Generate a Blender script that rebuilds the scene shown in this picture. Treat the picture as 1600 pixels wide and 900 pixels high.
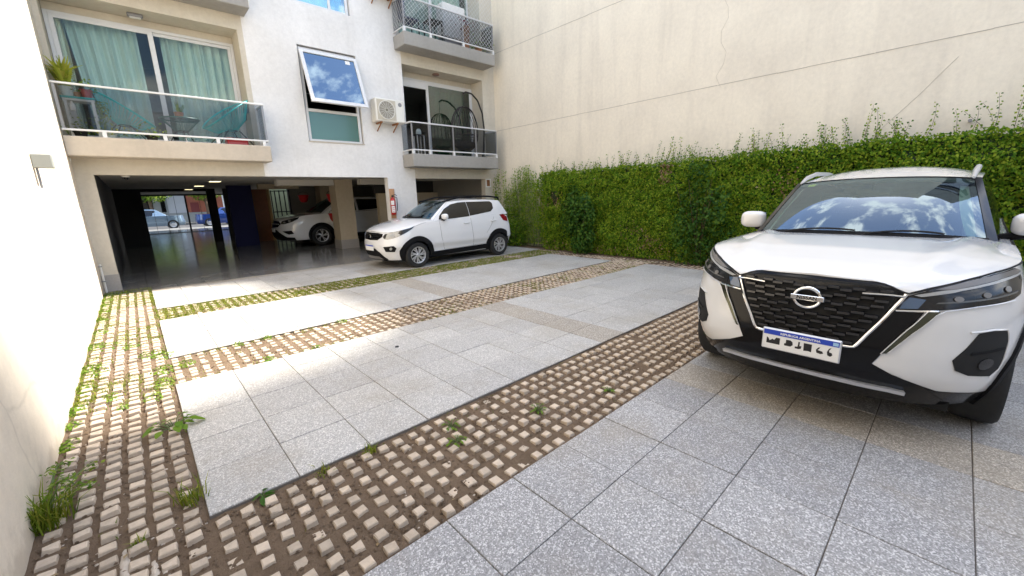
import bpy, bmesh, math, random
import numpy as np
from mathutils import Vector, Matrix, noise as mnoise
from mathutils.geometry import delaunay_2d_cdt
random.seed(7); rng = np.random.default_rng(7)
scene = bpy.context.scene
for o in list(bpy.data.objects): bpy.data.objects.remove(o)
COL = scene.collection
R = math.radians

# ------------------------------------------------------------------ camera
F_PX, PITCH, YAW, ROLL, CAM_H = 633.2, R(12.7787), R(42.4675), R(-1.67), 1.5
cd = bpy.data.cameras.new('camera'); cam = bpy.data.objects.new('camera', cd); COL.objects.link(cam)
cd.sensor_width = 36.0; cd.sensor_fit = 'HORIZONTAL'; cd.lens = F_PX/1600*36.0
cd.clip_start = 0.05; cd.clip_end = 2000
fwd = Vector((math.sin(YAW)*math.cos(PITCH), math.cos(YAW)*math.cos(PITCH), -math.sin(PITCH)))
rgt = Vector((math.cos(YAW), -math.sin(YAW), 0)); upv = rgt.cross(fwd)
r2 = rgt*math.cos(ROLL)+upv*math.sin(ROLL); u2 = -rgt*math.sin(ROLL)+upv*math.cos(ROLL)
cam.matrix_world = Matrix(((r2.x,u2.x,-fwd.x,0),(r2.y,u2.y,-fwd.y,0),(r2.z,u2.z,-fwd.z,CAM_H),(0,0,0,1)))
scene.camera = cam

# ------------------------------------------------------------------ light
SUN = Vector((1.0, 0.05, 1.25)).normalized()
EXPOSURE = 1.98
sd = bpy.data.lights.new('sun','SUN'); sd.energy = 3.0; sd.angle = R(0.6); sd.color = (1.0,0.955,0.88)
so = bpy.data.objects.new('sun', sd); COL.objects.link(so); so.rotation_euler = SUN.to_track_quat('Z','Y').to_euler(); so.location = (30,0,40)
world = bpy.data.worlds.new('World'); scene.world = world; world.use_nodes = True
wn = world.node_tree.nodes; wl = world.node_tree.links; wn.clear()
wo = wn.new('ShaderNodeOutputWorld'); bg = wn.new('ShaderNodeBackground'); bg.inputs['Strength'].default_value = 0.125
sky = wn.new('ShaderNodeTexSky'); sky.sky_type = 'NISHITA'; sky.sun_disc = False
sky.sun_elevation = math.asin(SUN.z); sky.sun_rotation = math.atan2(SUN.x, SUN.y); sky.air_density = 1.0; sky.dust_density = 0.9; sky.ozone_density = 1.0
tc = wn.new('ShaderNodeTexCoord'); nz = wn.new('ShaderNodeTexNoise'); nz.inputs['Scale'].default_value = 5.0; nz.inputs['Detail'].default_value = 9; nz.inputs['Roughness'].default_value = 0.62
mp = wn.new('ShaderNodeMapping'); mp.inputs['Scale'].default_value = (1,1,1.8); mp.inputs['Location'].default_value = (1.2,1.2,0.2)
cr = wn.new('ShaderNodeValToRGB'); cr.color_ramp.elements[0].position = 0.50; cr.color_ramp.elements[1].position = 0.60
mx = wn.new('ShaderNodeMixRGB'); mx.inputs['Color2'].default_value = (9.0,8.9,8.6,1)
wl.new(tc.outputs['Generated'], mp.inputs['Vector']); wl.new(mp.outputs['Vector'], nz.inputs['Vector']); wl.new(nz.outputs['Fac'], cr.inputs['Fac'])
wl.new(cr.outputs['Color'], mx.inputs['Fac']); wl.new(sky.outputs['Color'], mx.inputs['Color1'])
wl.new(mx.outputs['Color'], bg.inputs['Color']); wl.new(bg.outputs['Background'], wo.inputs['Surface'])
scene.view_settings.view_transform = 'Standard'; scene.view_settings.look = 'None'
scene.view_settings.exposure = EXPOSURE; scene.view_settings.gamma = 1.0; scene.view_settings.use_curve_mapping = False
scene.cycles.max_bounces = 10; scene.cycles.diffuse_bounces = 5; scene.cycles.glossy_bounces = 5; scene.cycles.transparent_max_bounces = 12; scene.cycles.transmission_bounces = 6
scene.cycles.sample_clamp_indirect = 6.0
try: scene.cycles.use_denoising = True
except Exception: pass

# ------------------------------------------------------------------ materials
def new_mat(name):
    m = bpy.data.materials.new(name); m.use_nodes = True
    nt = m.node_tree; b = nt.nodes['Principled BSDF']
    return m, nt, b
def tex_coord(nt, kind='world', scale=(1,1,1)):
    if kind == 'world':
        g = nt.nodes.new('ShaderNodeNewGeometry'); out = g.outputs['Position']
    else:
        g = nt.nodes.new('ShaderNodeTexCoord'); out = g.outputs['Object']
    mpn = nt.nodes.new('ShaderNodeMapping'); mpn.inputs['Scale'].default_value = scale
    nt.links.new(out, mpn.inputs['Vector']); return mpn.outputs['Vector']
def noise_node(nt, vec, scale, detail=4, rough=0.55):
    n = nt.nodes.new('ShaderNodeTexNoise'); n.inputs['Scale'].default_value = scale; n.inputs['Detail'].default_value = detail; n.inputs['Roughness'].default_value = rough
    nt.links.new(vec, n.inputs['Vector']); return n.outputs['Fac']
def ramp(nt, fac, p0, p1, c0=(0,0,0,1), c1=(1,1,1,1)):
    r = nt.nodes.new('ShaderNodeValToRGB'); r.color_ramp.elements[0].position = p0; r.color_ramp.elements[1].position = p1
    r.color_ramp.elements[0].color = c0; r.color_ramp.elements[1].color = c1
    nt.links.new(fac, r.inputs['Fac']); return r.outputs['Color']
def mixc(nt, fac, a, b, mode='MIX'):
    n = nt.nodes.new('ShaderNodeMixRGB'); n.blend_type = mode
    for s, v in (('Fac',fac),('Color1',a),('Color2',b)):
        if hasattr(v,'is_linked') or isinstance(v, bpy.types.NodeSocket): nt.links.new(v, n.inputs[s])
        elif isinstance(v,(int,float)): n.inputs[s].default_value = v
        else: n.inputs[s].default_value = (*v[:3],1)
    return n.outputs['Color']
def bump(nt, b, height, strength=0.3, dist=0.01):
    n = nt.nodes.new('ShaderNodeBump'); n.inputs['Strength'].default_value = strength; n.inputs['Distance'].default_value = dist
    nt.links.new(height, n.inputs['Height']); nt.links.new(n.outputs['Normal'], b.inputs['Normal'])
def pm(name, col, rough=0.6, metal=0.0, var=0.0, vscale=6.0, bumps=None, coat=0.0, spec=0.5, emit=None, obj=False, rand=0.0):
    m, nt, b = new_mat(name)
    b.inputs['Base Color'].default_value = (*col,1); b.inputs['Roughness'].default_value = rough; b.inputs['Metallic'].default_value = metal
    b.inputs['Specular IOR Level'].default_value = spec
    if coat: b.inputs['Coat Weight'].default_value = coat; b.inputs['Coat Roughness'].default_value = 0.03
    if emit: b.inputs['Emission Color'].default_value = (*emit[0],1); b.inputs['Emission Strength'].default_value = emit[1]
    vec = tex_coord(nt, 'object' if obj else 'world')
    c = None
    if var:
        f = noise_node(nt, vec, vscale, 5)
        c = mixc(nt, f, tuple(x*(1-var) for x in col), tuple(min(1,x*(1+var)) for x in col))
    if rand:
        oi = nt.nodes.new('ShaderNodeObjectInfo')
        f = ramp(nt, oi.outputs['Random'], 0, 1, (1-rand,1-rand,1-rand,1), (1+rand*.6,1+rand*.6,1+rand*.6,1))
        c = mixc(nt, 1.0, c if c is not None else col, f, 'MULTIPLY')
    if c is not None: nt.links.new(c, b.inputs['Base Color'])
    if bumps: bump(nt, b, noise_node(nt, vec, bumps[0], 6, 0.65), bumps[1], bumps[2] if len(bumps)>2 else 0.01)
    return m

def stucco(name, col, stain, stain_amt=0.5, streak=0.3, gr=90, crack=False, rough=0.9, foot=0):
    m, nt, b = new_mat(name); b.inputs['Roughness'].default_value = rough; b.inputs['Specular IOR Level'].default_value = 0.2
    v = tex_coord(nt); vs = tex_coord(nt, 'world', (1.6,1.6,0.14))
    big = ramp(nt, noise_node(nt, v, 0.9, 6, .6), .38, .72)
    c = mixc(nt, big, col, tuple(a*(1-stain_amt)+s*stain_amt for a,s in zip(col,stain)))
    st = ramp(nt, noise_node(nt, vs, 2.2, 5, .6), .50, .80)
    sm = nt.nodes.new('ShaderNodeMath'); sm.operation = 'MULTIPLY'; sm.inputs[1].default_value = streak; nt.links.new(st, sm.inputs[0])
    c = mixc(nt, sm.outputs[0], c, stain)
    fine = noise_node(nt, v, 14, 6, .7)
    c = mixc(nt, 1.0, c, ramp(nt, fine, .25, .75, (.9,.9,.9,1), (1.05,1.05,1.05,1)), 'MULTIPLY')
    if foot:
        sx = nt.nodes.new('ShaderNodeSeparateXYZ'); nt.links.new(v, sx.inputs[0])
        a1 = nt.nodes.new('ShaderNodeMath'); a1.operation='MULTIPLY_ADD'; a1.inputs[1].default_value=-1.6; a1.inputs[2].default_value=.62; nt.links.new(sx.outputs[2], a1.inputs[0])
        a2 = nt.nodes.new('ShaderNodeMath'); a2.operation='ADD'; nt.links.new(a1.outputs[0], a2.inputs[0]); nt.links.new(noise_node(nt, v, 3.2, 8, .7), a2.inputs[1])
        fm = ramp(nt, a2.outputs[0], .86, 1.16); f2 = nt.nodes.new('ShaderNodeMath'); f2.operation='MULTIPLY'; f2.inputs[1].default_value=foot; nt.links.new(fm, f2.inputs[0])
        c = mixc(nt, f2.outputs[0], c, tuple(x*.8 for x in stain))
    if crack:
        vo = nt.nodes.new('ShaderNodeTexVoronoi'); vo.feature = 'DISTANCE_TO_EDGE'; vo.inputs['Scale'].default_value = 0.42
        wv = nt.nodes.new('ShaderNodeMixRGB'); wv.inputs['Fac'].default_value = .10; nt.links.new(v, wv.inputs['Color1'])
        nn = nt.nodes.new('ShaderNodeTexNoise'); nn.inputs['Scale'].default_value = 3; nt.links.new(v, nn.inputs['Vector']); nt.links.new(nn.outputs['Color'], wv.inputs['Color2'])
        nt.links.new(wv.outputs['Color'], vo.inputs['Vector'])
        c = mixc(nt, ramp(nt, vo.outputs['Distance'], 0.0, 0.0035, (.22,.22,.22,1), (0,0,0,1)), c, tuple(x*.5 for x in stain))
    nt.links.new(c, b.inputs['Base Color'])
    bump(nt, b, noise_node(nt, v, gr, 6, .7), .35, .006)
    return m

def terrazzo(name, base, warm=0.0, rough=0.55, rand=.15, con=1.0):
    m, nt, b = new_mat(name); v = tex_coord(nt)
    b.inputs['Roughness'].default_value = rough; b.inputs['Specular IOR Level'].default_value = 0.35
    vo = nt.nodes.new('ShaderNodeTexVoronoi'); vo.inputs['Scale'].default_value = 170; nt.links.new(v, vo.inputs['Vector'])
    sp = nt.nodes.new('ShaderNodeSeparateColor'); nt.links.new(vo.outputs['Color'], sp.inputs[0])
    chips = ramp(nt, sp.outputs[0], .0, 1.0, tuple(x*(1-.38*con) for x in base)+(1,), tuple(min(1,x*(1+.22*con)) for x in base)+(1,))
    white = ramp(nt, sp.outputs[1], .80, .84)
    c = mixc(nt, white, chips, tuple(min(.85,x*(1+.8*con)) for x in base))
    oi = nt.nodes.new('ShaderNodeObjectInfo')
    c = mixc(nt, 1.0, c, ramp(nt, oi.outputs['Random'], 0, 1, (1-rand,1-rand,1-rand*.9,1), (1+rand*.5,1+rand*.5,1+rand*.5,1)), 'MULTIPLY')
    dirt = ramp(nt, noise_node(nt, v, 1.1, 8, .68), .47, .74)
    dm = nt.nodes.new('ShaderNodeMath'); dm.operation='MULTIPLY'; dm.inputs[1].default_value = .55; nt.links.new(dirt, dm.inputs[0])
    c = mixc(nt, dm.outputs[0], c, (.30,.255,.19))
    d2 = ramp(nt, noise_node(nt, v, 5.5, 6, .7), .56, .78)
    dm2 = nt.nodes.new('ShaderNodeMath'); dm2.operation='MULTIPLY'; dm2.inputs[1].default_value = .32; nt.links.new(d2, dm2.inputs[0])
    c = mixc(nt, dm2.outputs[0], c, (.22,.20,.17))
    nt.links.new(c, b.inputs['Base Color'])
    bump(nt, b, sp.outputs[2], .12, .0015)
    return m

def glass(name, tint, refl_ior=1.5, boost=0.0, rough=0.0, rc=(.95,.97,1)):
    """thin sheet: tinted see-through plus a mirror part by Fresnel"""
    m = bpy.data.materials.new(name); m.use_nodes = True; nt = m.node_tree; nt.nodes.clear()
    out = nt.nodes.new('ShaderNodeOutputMaterial'); t = nt.nodes.new('ShaderNodeBsdfTransparent'); t.inputs['Color'].default_value = (*tint,1)
    g = nt.nodes.new('ShaderNodeBsdfGlossy'); g.inputs['Roughness'].default_value = rough; g.inputs['Color'].default_value = (*rc,1)
    ge = nt.nodes.new('ShaderNodeNewGeometry'); dt = nt.nodes.new('ShaderNodeVectorMath'); dt.operation='DOT_PRODUCT'; nt.links.new(ge.outputs['Incoming'], dt.inputs[0]); nt.links.new(ge.outputs['Normal'], dt.inputs[1])
    f0 = ((refl_ior-1)/(refl_ior+1))**2+boost
    def mth(op, a, b_):
        n = nt.nodes.new('ShaderNodeMath'); n.operation = op
        for i, q in enumerate((a, b_)):
            if isinstance(q, (int,float)): n.inputs[i].default_value = q
            elif q is not None: nt.links.new(q, n.inputs[i])
        return n.outputs[0]
    ab = mth('ABSOLUTE', dt.outputs['Value'], None); om = mth('SUBTRACT', 1.0, ab); p5 = mth('POWER', om, 5.0)
    ad = nt.nodes.new('ShaderNodeMath'); ad.operation='MULTIPLY_ADD'; ad.use_clamp = True; ad.inputs[1].default_value = 1-f0; ad.inputs[2].default_value = f0; nt.links.new(p5, ad.inputs[0])
    mxs = nt.nodes.new('ShaderNodeMixShader'); nt.links.new(ad.outputs[0], mxs.inputs[0]); nt.links.new(t.outputs[0], mxs.inputs[1]); nt.links.new(g.outputs[0], mxs.inputs[2])
    nt.links.new(mxs.outputs[0], out.inputs['Surface']); return m

def leafmat(name, c0, c1, c2, trans=.3, rough=.5, spec=.15):
    m, nt, b = new_mat(name)
    g = nt.nodes.new('ShaderNodeNewGeometry')
    r = nt.nodes.new('ShaderNodeValToRGB'); e = r.color_ramp.elements
    e[0].position = 0; e[0].color = (*c0,1); e[1].position = 1; e[1].color = (*c2,1); k = e.new(.55); k.color = (*c1,1)
    nt.links.new(g.outputs['Random Per Island'], r.inputs['Fac'])
    nt.links.new(r.outputs['Color'], b.inputs['Base Color']); b.inputs['Roughness'].default_value = rough; b.inputs['Specular IOR Level'].default_value = spec
    tr = nt.nodes.new('ShaderNodeBsdfTranslucent'); nt.links.new(r.outputs['Color'], tr.inputs['Color'])
    mxs = nt.nodes.new('ShaderNodeMixShader'); mxs.inputs[0].default_value = trans
    out = nt.nodes['Material Output']; nt.links.new(b.outputs[0], mxs.inputs[1]); nt.links.new(tr.outputs[0], mxs.inputs[2]); nt.links.new(mxs.outputs[0], out.inputs['Surface'])
    return m

M = {}
M['facade_white'] = stucco('facade white paint', (.775,.76,.74), (.50,.48,.45), .35, .28, 70)
M['facade_cream'] = stucco('facade cream paint', (.60,.55,.46), (.38,.32,.24), .3, .25, 70)
M['wall_left'] = stucco('left wall plaster', (.80,.71,.585), (.58,.48,.37), .25, .15, 60, crack=True, foot=.5)
M['wall_right'] = stucco('party wall cream paint', (.79,.715,.585), (.56,.50,.42), .38, .42, 60)
M['groove'] = pm('wall joint dirt', (.38,.34,.29), .9)
M['crack'] = pm('hairline crack', (.50,.45,.38), .9)
M['concrete_grey'] = stucco('grey balcony concrete', (.34,.325,.30), (.22,.21,.19), .4, .3, 80)
M['concrete_tan'] = stucco('tan balcony concrete', (.52,.46,.38), (.36,.31,.25), .4, .3, 80)
M['plinth'] = pm('granite plinth', (.33,.31,.29), .6, var=.15, vscale=40)
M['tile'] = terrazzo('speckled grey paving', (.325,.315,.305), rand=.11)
M['tile_lit'] = terrazzo('bounce lit grey paving', (.415,.40,.375), rand=.10, con=.7)  # same paving in a paler copy, bounce light from the sunlit wall in its colour
M['tile_band'] = terrazzo('beige paving band', (.345,.31,.265), rand=.06)
M['tile_bed'] = pm('sandy tile joint bed', (.15,.13,.11), .95)
M['stud'] = pm('concrete grid stud', (.51,.415,.315), .9, var=.28, vscale=30, bumps=(120,.5,.004), rand=.22)
M['mortar'] = pm('spilled mortar', (.50,.43,.35), .95, var=.25, vscale=18, bumps=(60,.6,.01))
M['alu'] = pm('white aluminium', (.64,.64,.64), .35, var=.04, spec=.5)
M['alu_grey'] = pm('grey aluminium', (.24,.24,.25), .4, metal=.4)
M['rail_glass'] = glass('grey balustrade glass', (.66,.68,.70), 1.27, .0)
M['door_glass'] = glass('teal sliding door glass', (.80,.875,.86), 1.32, .0)
M['window_glass'] = glass('sky reflecting window glass', (.08,.14,.17), 1.5, .22, 0, (.62,.82,1.0))
M['lower_glass'] = pm('green obscured glass', (.05,.14,.12), .12, spec=.7)
M['curtain'] = pm('pale curtain cloth', (.72,.75,.70), .9, var=.05)
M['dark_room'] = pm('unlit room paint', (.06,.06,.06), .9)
M['teal_cord'] = pm('teal plastic cord', (.02,.50,.47), .45)
M['dark_green_cord'] = pm('dark green plastic cord', (.02,.12,.10), .45)
M['black_metal'] = pm('black painted metal', (.012,.012,.013), .45)
M['black_plastic'] = pm('black grained plastic', (.009,.009,.010), .75, spec=.15, var=.2, vscale=60)
M['gloss_black'] = pm('gloss black plastic', (.005,.005,.006), .12, spec=.25)
M['matt_black'] = pm('matt black', (.01,.01,.01), .9)
M['rattan'] = pm('black wicker', (.018,.017,.018), .7)
M['white_plastic'] = pm('white plastic', (.70,.69,.66), .45, var=.06)
M['ac_body'] = pm('aged white casing', (.72,.70,.64), .5, var=.07, vscale=4)
M['rust'] = pm('rusty steel', (.26,.11,.04), .85, var=.4, vscale=30)
M['red'] = pm('red paint', (.42,.015,.015), .35, coat=.3)
M['label_white'] = pm('white paper label', (.75,.74,.72), .7)
M['terracotta'] = pm('terracotta', (.50,.24,.13), .85, var=.15, vscale=20)
M['red_pot'] = pm('red clay pot', (.40,.06,.04), .7)
M['pale_pot'] = pm('pale pot', (.55,.62,.60), .6)
M['car_white'] = pm('white car paint', (.73,.73,.735), .25, coat=1.0, spec=.5)
M['car_white_pearl'] = pm('pearl white car paint', (.70,.695,.685), .25, coat=1.0, spec=.5)
M['chrome'] = pm('chrome', (.80,.80,.80), .07, metal=1.0)
M['silver'] = pm('silver alloy', (.62,.62,.63), .32, metal=.6)
M['tyre'] = pm('tyre rubber', (.018,.018,.018), .85, var=.2, vscale=50)
M['tint'] = pm('dark tinted car glass', (.006,.006,.006), .04, spec=.6)
M['windscreen'] = glass('green windscreen glass', (.44,.60,.51), 1.5, .13, 0, (.72,.88,1.0))
M['grille_gloss'] = pm('glossy grille bars', (.014,.014,.016), .22, spec=.6)
M['lens'] = glass('clear headlight lens', (.80,.82,.84), 1.45, .04)
M['lamp_dark'] = pm('dark lamp housing', (.014,.014,.015), .15, spec=.4)
M['lamp_grey'] = pm('grey lamp housing', (.16,.15,.14), .3, spec=.5)
M['lamp_chrome'] = pm('lamp reflector', (.65,.66,.68), .15, metal=.9)
M['drl'] = pm('white light guide', (.34,.34,.33), .3)
M['plate_white'] = pm('number plate white', (.78,.78,.76), .4)
M['plate_blue'] = pm('number plate blue', (.02,.06,.45), .4)
M['ink'] = pm('black ink', (.012,.012,.012), .6)
M['yellow'] = pm('yellow sticker', (.60,.62,.05), .6)
M['interior'] = pm('dark car cabin trim', (.035,.034,.033), .8, var=.2, vscale=12)
M['interior_grey'] = pm('grey cabin lining', (.30,.31,.28), .8)
M['tail_red'] = pm('tail lamp red', (.22,.01,.012), .12, coat=.5)
M['blue_wall'] = pm('blue painted wall', (.007,.009,.065), .8, var=.1)
M['wood'] = pm('varnished wood', (.28,.10,.04), .5, var=.3, vscale=9)
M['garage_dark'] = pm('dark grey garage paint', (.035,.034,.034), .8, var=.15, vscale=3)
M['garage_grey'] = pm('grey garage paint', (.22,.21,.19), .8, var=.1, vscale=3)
M['garage_cream'] = stucco('garage pillar paint', (.50,.42,.31), (.34,.28,.2), .3, .25, 70)
M['ceiling'] = pm('garage ceiling paint', (.60,.57,.51), .85, var=.06, vscale=2)
M['bulb'] = pm('lit ceiling lamp', (.9,.85,.6), .5, emit=((1.0,.88,.5), .8))
M['bark'] = pm('brown stem', (.10,.065,.04), .9, var=.25, vscale=40)
M['stem_green'] = pm('green stem', (.10,.15,.04), .7)
M['ivy'] = leafmat('creeping fig leaves', (.032,.105,.006), (.135,.245,.012), (.29,.36,.03), .3, .55, .12)
M['ivy_dark'] = leafmat('dark shrub leaves', (.016,.060,.008), (.045,.115,.014), (.10,.18,.02), .25)
M['vine'] = leafmat('light vine leaves', (.10,.19,.018), (.20,.31,.035), (.36,.42,.07))
M['grass'] = leafmat('grass blades', (.08,.14,.01), (.18,.23,.02), (.33,.32,.05))
M['weed'] = leafmat('broad weed leaves', (.07,.16,.012), (.14,.24,.02), (.24,.30,.04))
M['yellow_leaf'] = leafmat('yellow green leaves', (.22,.28,.03), (.34,.38,.05), (.45,.42,.08))
M['street_tree'] = leafmat('street tree leaves', (.05,.12,.01), (.13,.22,.02), (.28,.34,.05))
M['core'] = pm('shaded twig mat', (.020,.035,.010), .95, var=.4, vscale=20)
M['dry_leaf'] = leafmat('dry leaves', (.14,.08,.04), (.22,.14,.07), (.32,.24,.13), .1)
M['asphalt'] = pm('asphalt', (.06,.06,.062), .85, var=.15, vscale=4)
M['sidewalk'] = pm('pale pavement', (.13,.128,.12), .8, var=.12, vscale=3)
M['street_white'] = pm('white street wall', (.36,.37,.40), .8, var=.05)
M['street_grey'] = pm('grey street wall', (.22,.23,.23), .8, var=.1)
M['street_brick'] = pm('red brick wall', (.28,.09,.055), .85, var=.25, vscale=8)
M['car_blue'] = pm('blue car paint', (.015,.05,.22), .2, coat=1)
M['car_silver'] = pm('silver car paint', (.20,.28,.36), .25, metal=.5, coat=1)
M['car_light_blue'] = pm('pale blue car paint', (.22,.42,.55), .25, coat=1)
M['net'] = pm('white safety net', (.62,.62,.62), .8)
M['iron'] = pm('dark iron bars', (.015,.015,.016), .5)
M['bright_yard'] = pm('pale green yard wall', (.45,.52,.34), .9, var=.1)

def soil_mat():
    m, nt, b = new_mat('damp brown soil'); v = tex_coord(nt); b.inputs['Roughness'].default_value = .95; b.inputs['Specular IOR Level'].default_value = .15
    c = mixc(nt, noise_node(nt, v, 9, 8, .7), (.095,.065,.042), (.26,.185,.125))
    c = mixc(nt, ramp(nt, noise_node(nt, v, 75, 4, .7), .62, .74), c, (.30,.23,.17))
    c = mixc(nt, ramp(nt, noise_node(nt, v, 1.3, 5, .6), .5, .75), c, (.21,.15,.10))
    nt.links.new(c, b.inputs['Base Color']); bump(nt, b, noise_node(nt, v, 60, 8, .75), .9, .02); return m
M['soil'] = soil_mat()
def garage_floor_mat():
    m, nt, b = new_mat('polished garage tiles'); v = tex_coord(nt); b.inputs['Roughness'].default_value = .16; b.inputs['Specular IOR Level'].default_value = .6
    bk = nt.nodes.new('ShaderNodeTexBrick'); bk.offset = 0; bk.inputs['Scale'].default_value = 1; bk.inputs['Mortar Size'].default_value = .006; bk.inputs['Brick Width'].default_value = .43; bk.inputs['Row Height'].default_value = .43
    bk.inputs['Color1'].default_value = (.24,.235,.225,1); bk.inputs['Color2'].default_value = (.30,.29,.275,1); bk.inputs['Mortar'].default_value = (.07,.065,.06,1)
    nt.links.new(v, bk.inputs['Vector'])
    c = mixc(nt, ramp(nt, noise_node(nt, v, 1.2, 6, .65), .45, .95), bk.outputs['Color'], (.17,.14,.11))
    c = mixc(nt, 1.0, c, ramp(nt, noise_node(nt, v, 60, 3, .6), .3, .7, (.8,.8,.8,1), (1.15,1.15,1.15,1)), 'MULTIPLY')
    nt.links.new(c, b.inputs['Base Color'])
    rr = ramp(nt, noise_node(nt, v, 2.5, 5, .6), .3, .8, (.10,.10,.10,1), (.20,.20,.20,1)); nt.links.new(rr, b.inputs['Roughness'])
    return m
M['garage_floor'] = garage_floor_mat()

# ------------------------------------------------------------------ object helpers
def root_loc(p):
    while p.parent: p = p.parent
    return np.array(p.location)
def link(name, me, mat=None, parent=None, label=None, cat=None, group=None, kind=None):
    o = bpy.data.objects.new(name, me); COL.objects.link(o)
    if mat is not None:
        for mm in (mat if isinstance(mat,(list,tuple)) else [mat]): me.materials.append(mm)
    if parent is not None: o.parent = parent
    tag(o, label, cat, group, kind); return o
def tag(o, label=None, cat=None, group=None, kind=None):
    for k, v in (('label',label),('category',cat),('group',group),('kind',kind)):
        if v: o[k] = v
    return o
def thing(name, label, cat, loc=(0,0,0), group=None, kind=None, rz=0):
    o = bpy.data.objects.new(name, None); COL.objects.link(o); o.location = loc; o.rotation_euler.z = rz; o.empty_display_size = .2
    return tag(o, label, cat, group, kind)
def copy_tree(o, parent=None):
    c = o.copy(); COL.objects.link(c); c.parent = parent
    for ch in list(o.children): copy_tree(ch, c)
    return c
def pydata(name, V, Fs, smooth=False, mi=None):
    me = bpy.data.meshes.new(name); me.from_pydata([tuple(map(float,v)) for v in V], [], [tuple(map(int,f)) for f in Fs])
    if smooth: me.polygons.foreach_set('use_smooth', [True]*len(me.polygons))
    if mi is not None: me.polygons.foreach_set('material_index', mi)
    me.update(); return me
def quads(name, Q):
    """Q: (n,k,3) array of k-gons"""
    n, k, _ = Q.shape
    me = bpy.data.meshes.new(name); me.vertices.add(n*k); me.loops.add(n*k); me.polygons.add(n)
    me.vertices.foreach_set('co', Q.reshape(-1).astype(np.float32)); me.loops.foreach_set('vertex_index', np.arange(n*k, dtype=np.int32))
    me.polygons.foreach_set('loop_start', np.arange(0,n*k,k,dtype=np.int32)); me.polygons.foreach_set('loop_total', np.full(n,k,dtype=np.int32))
    me.update(calc_edges=True); return me

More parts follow.
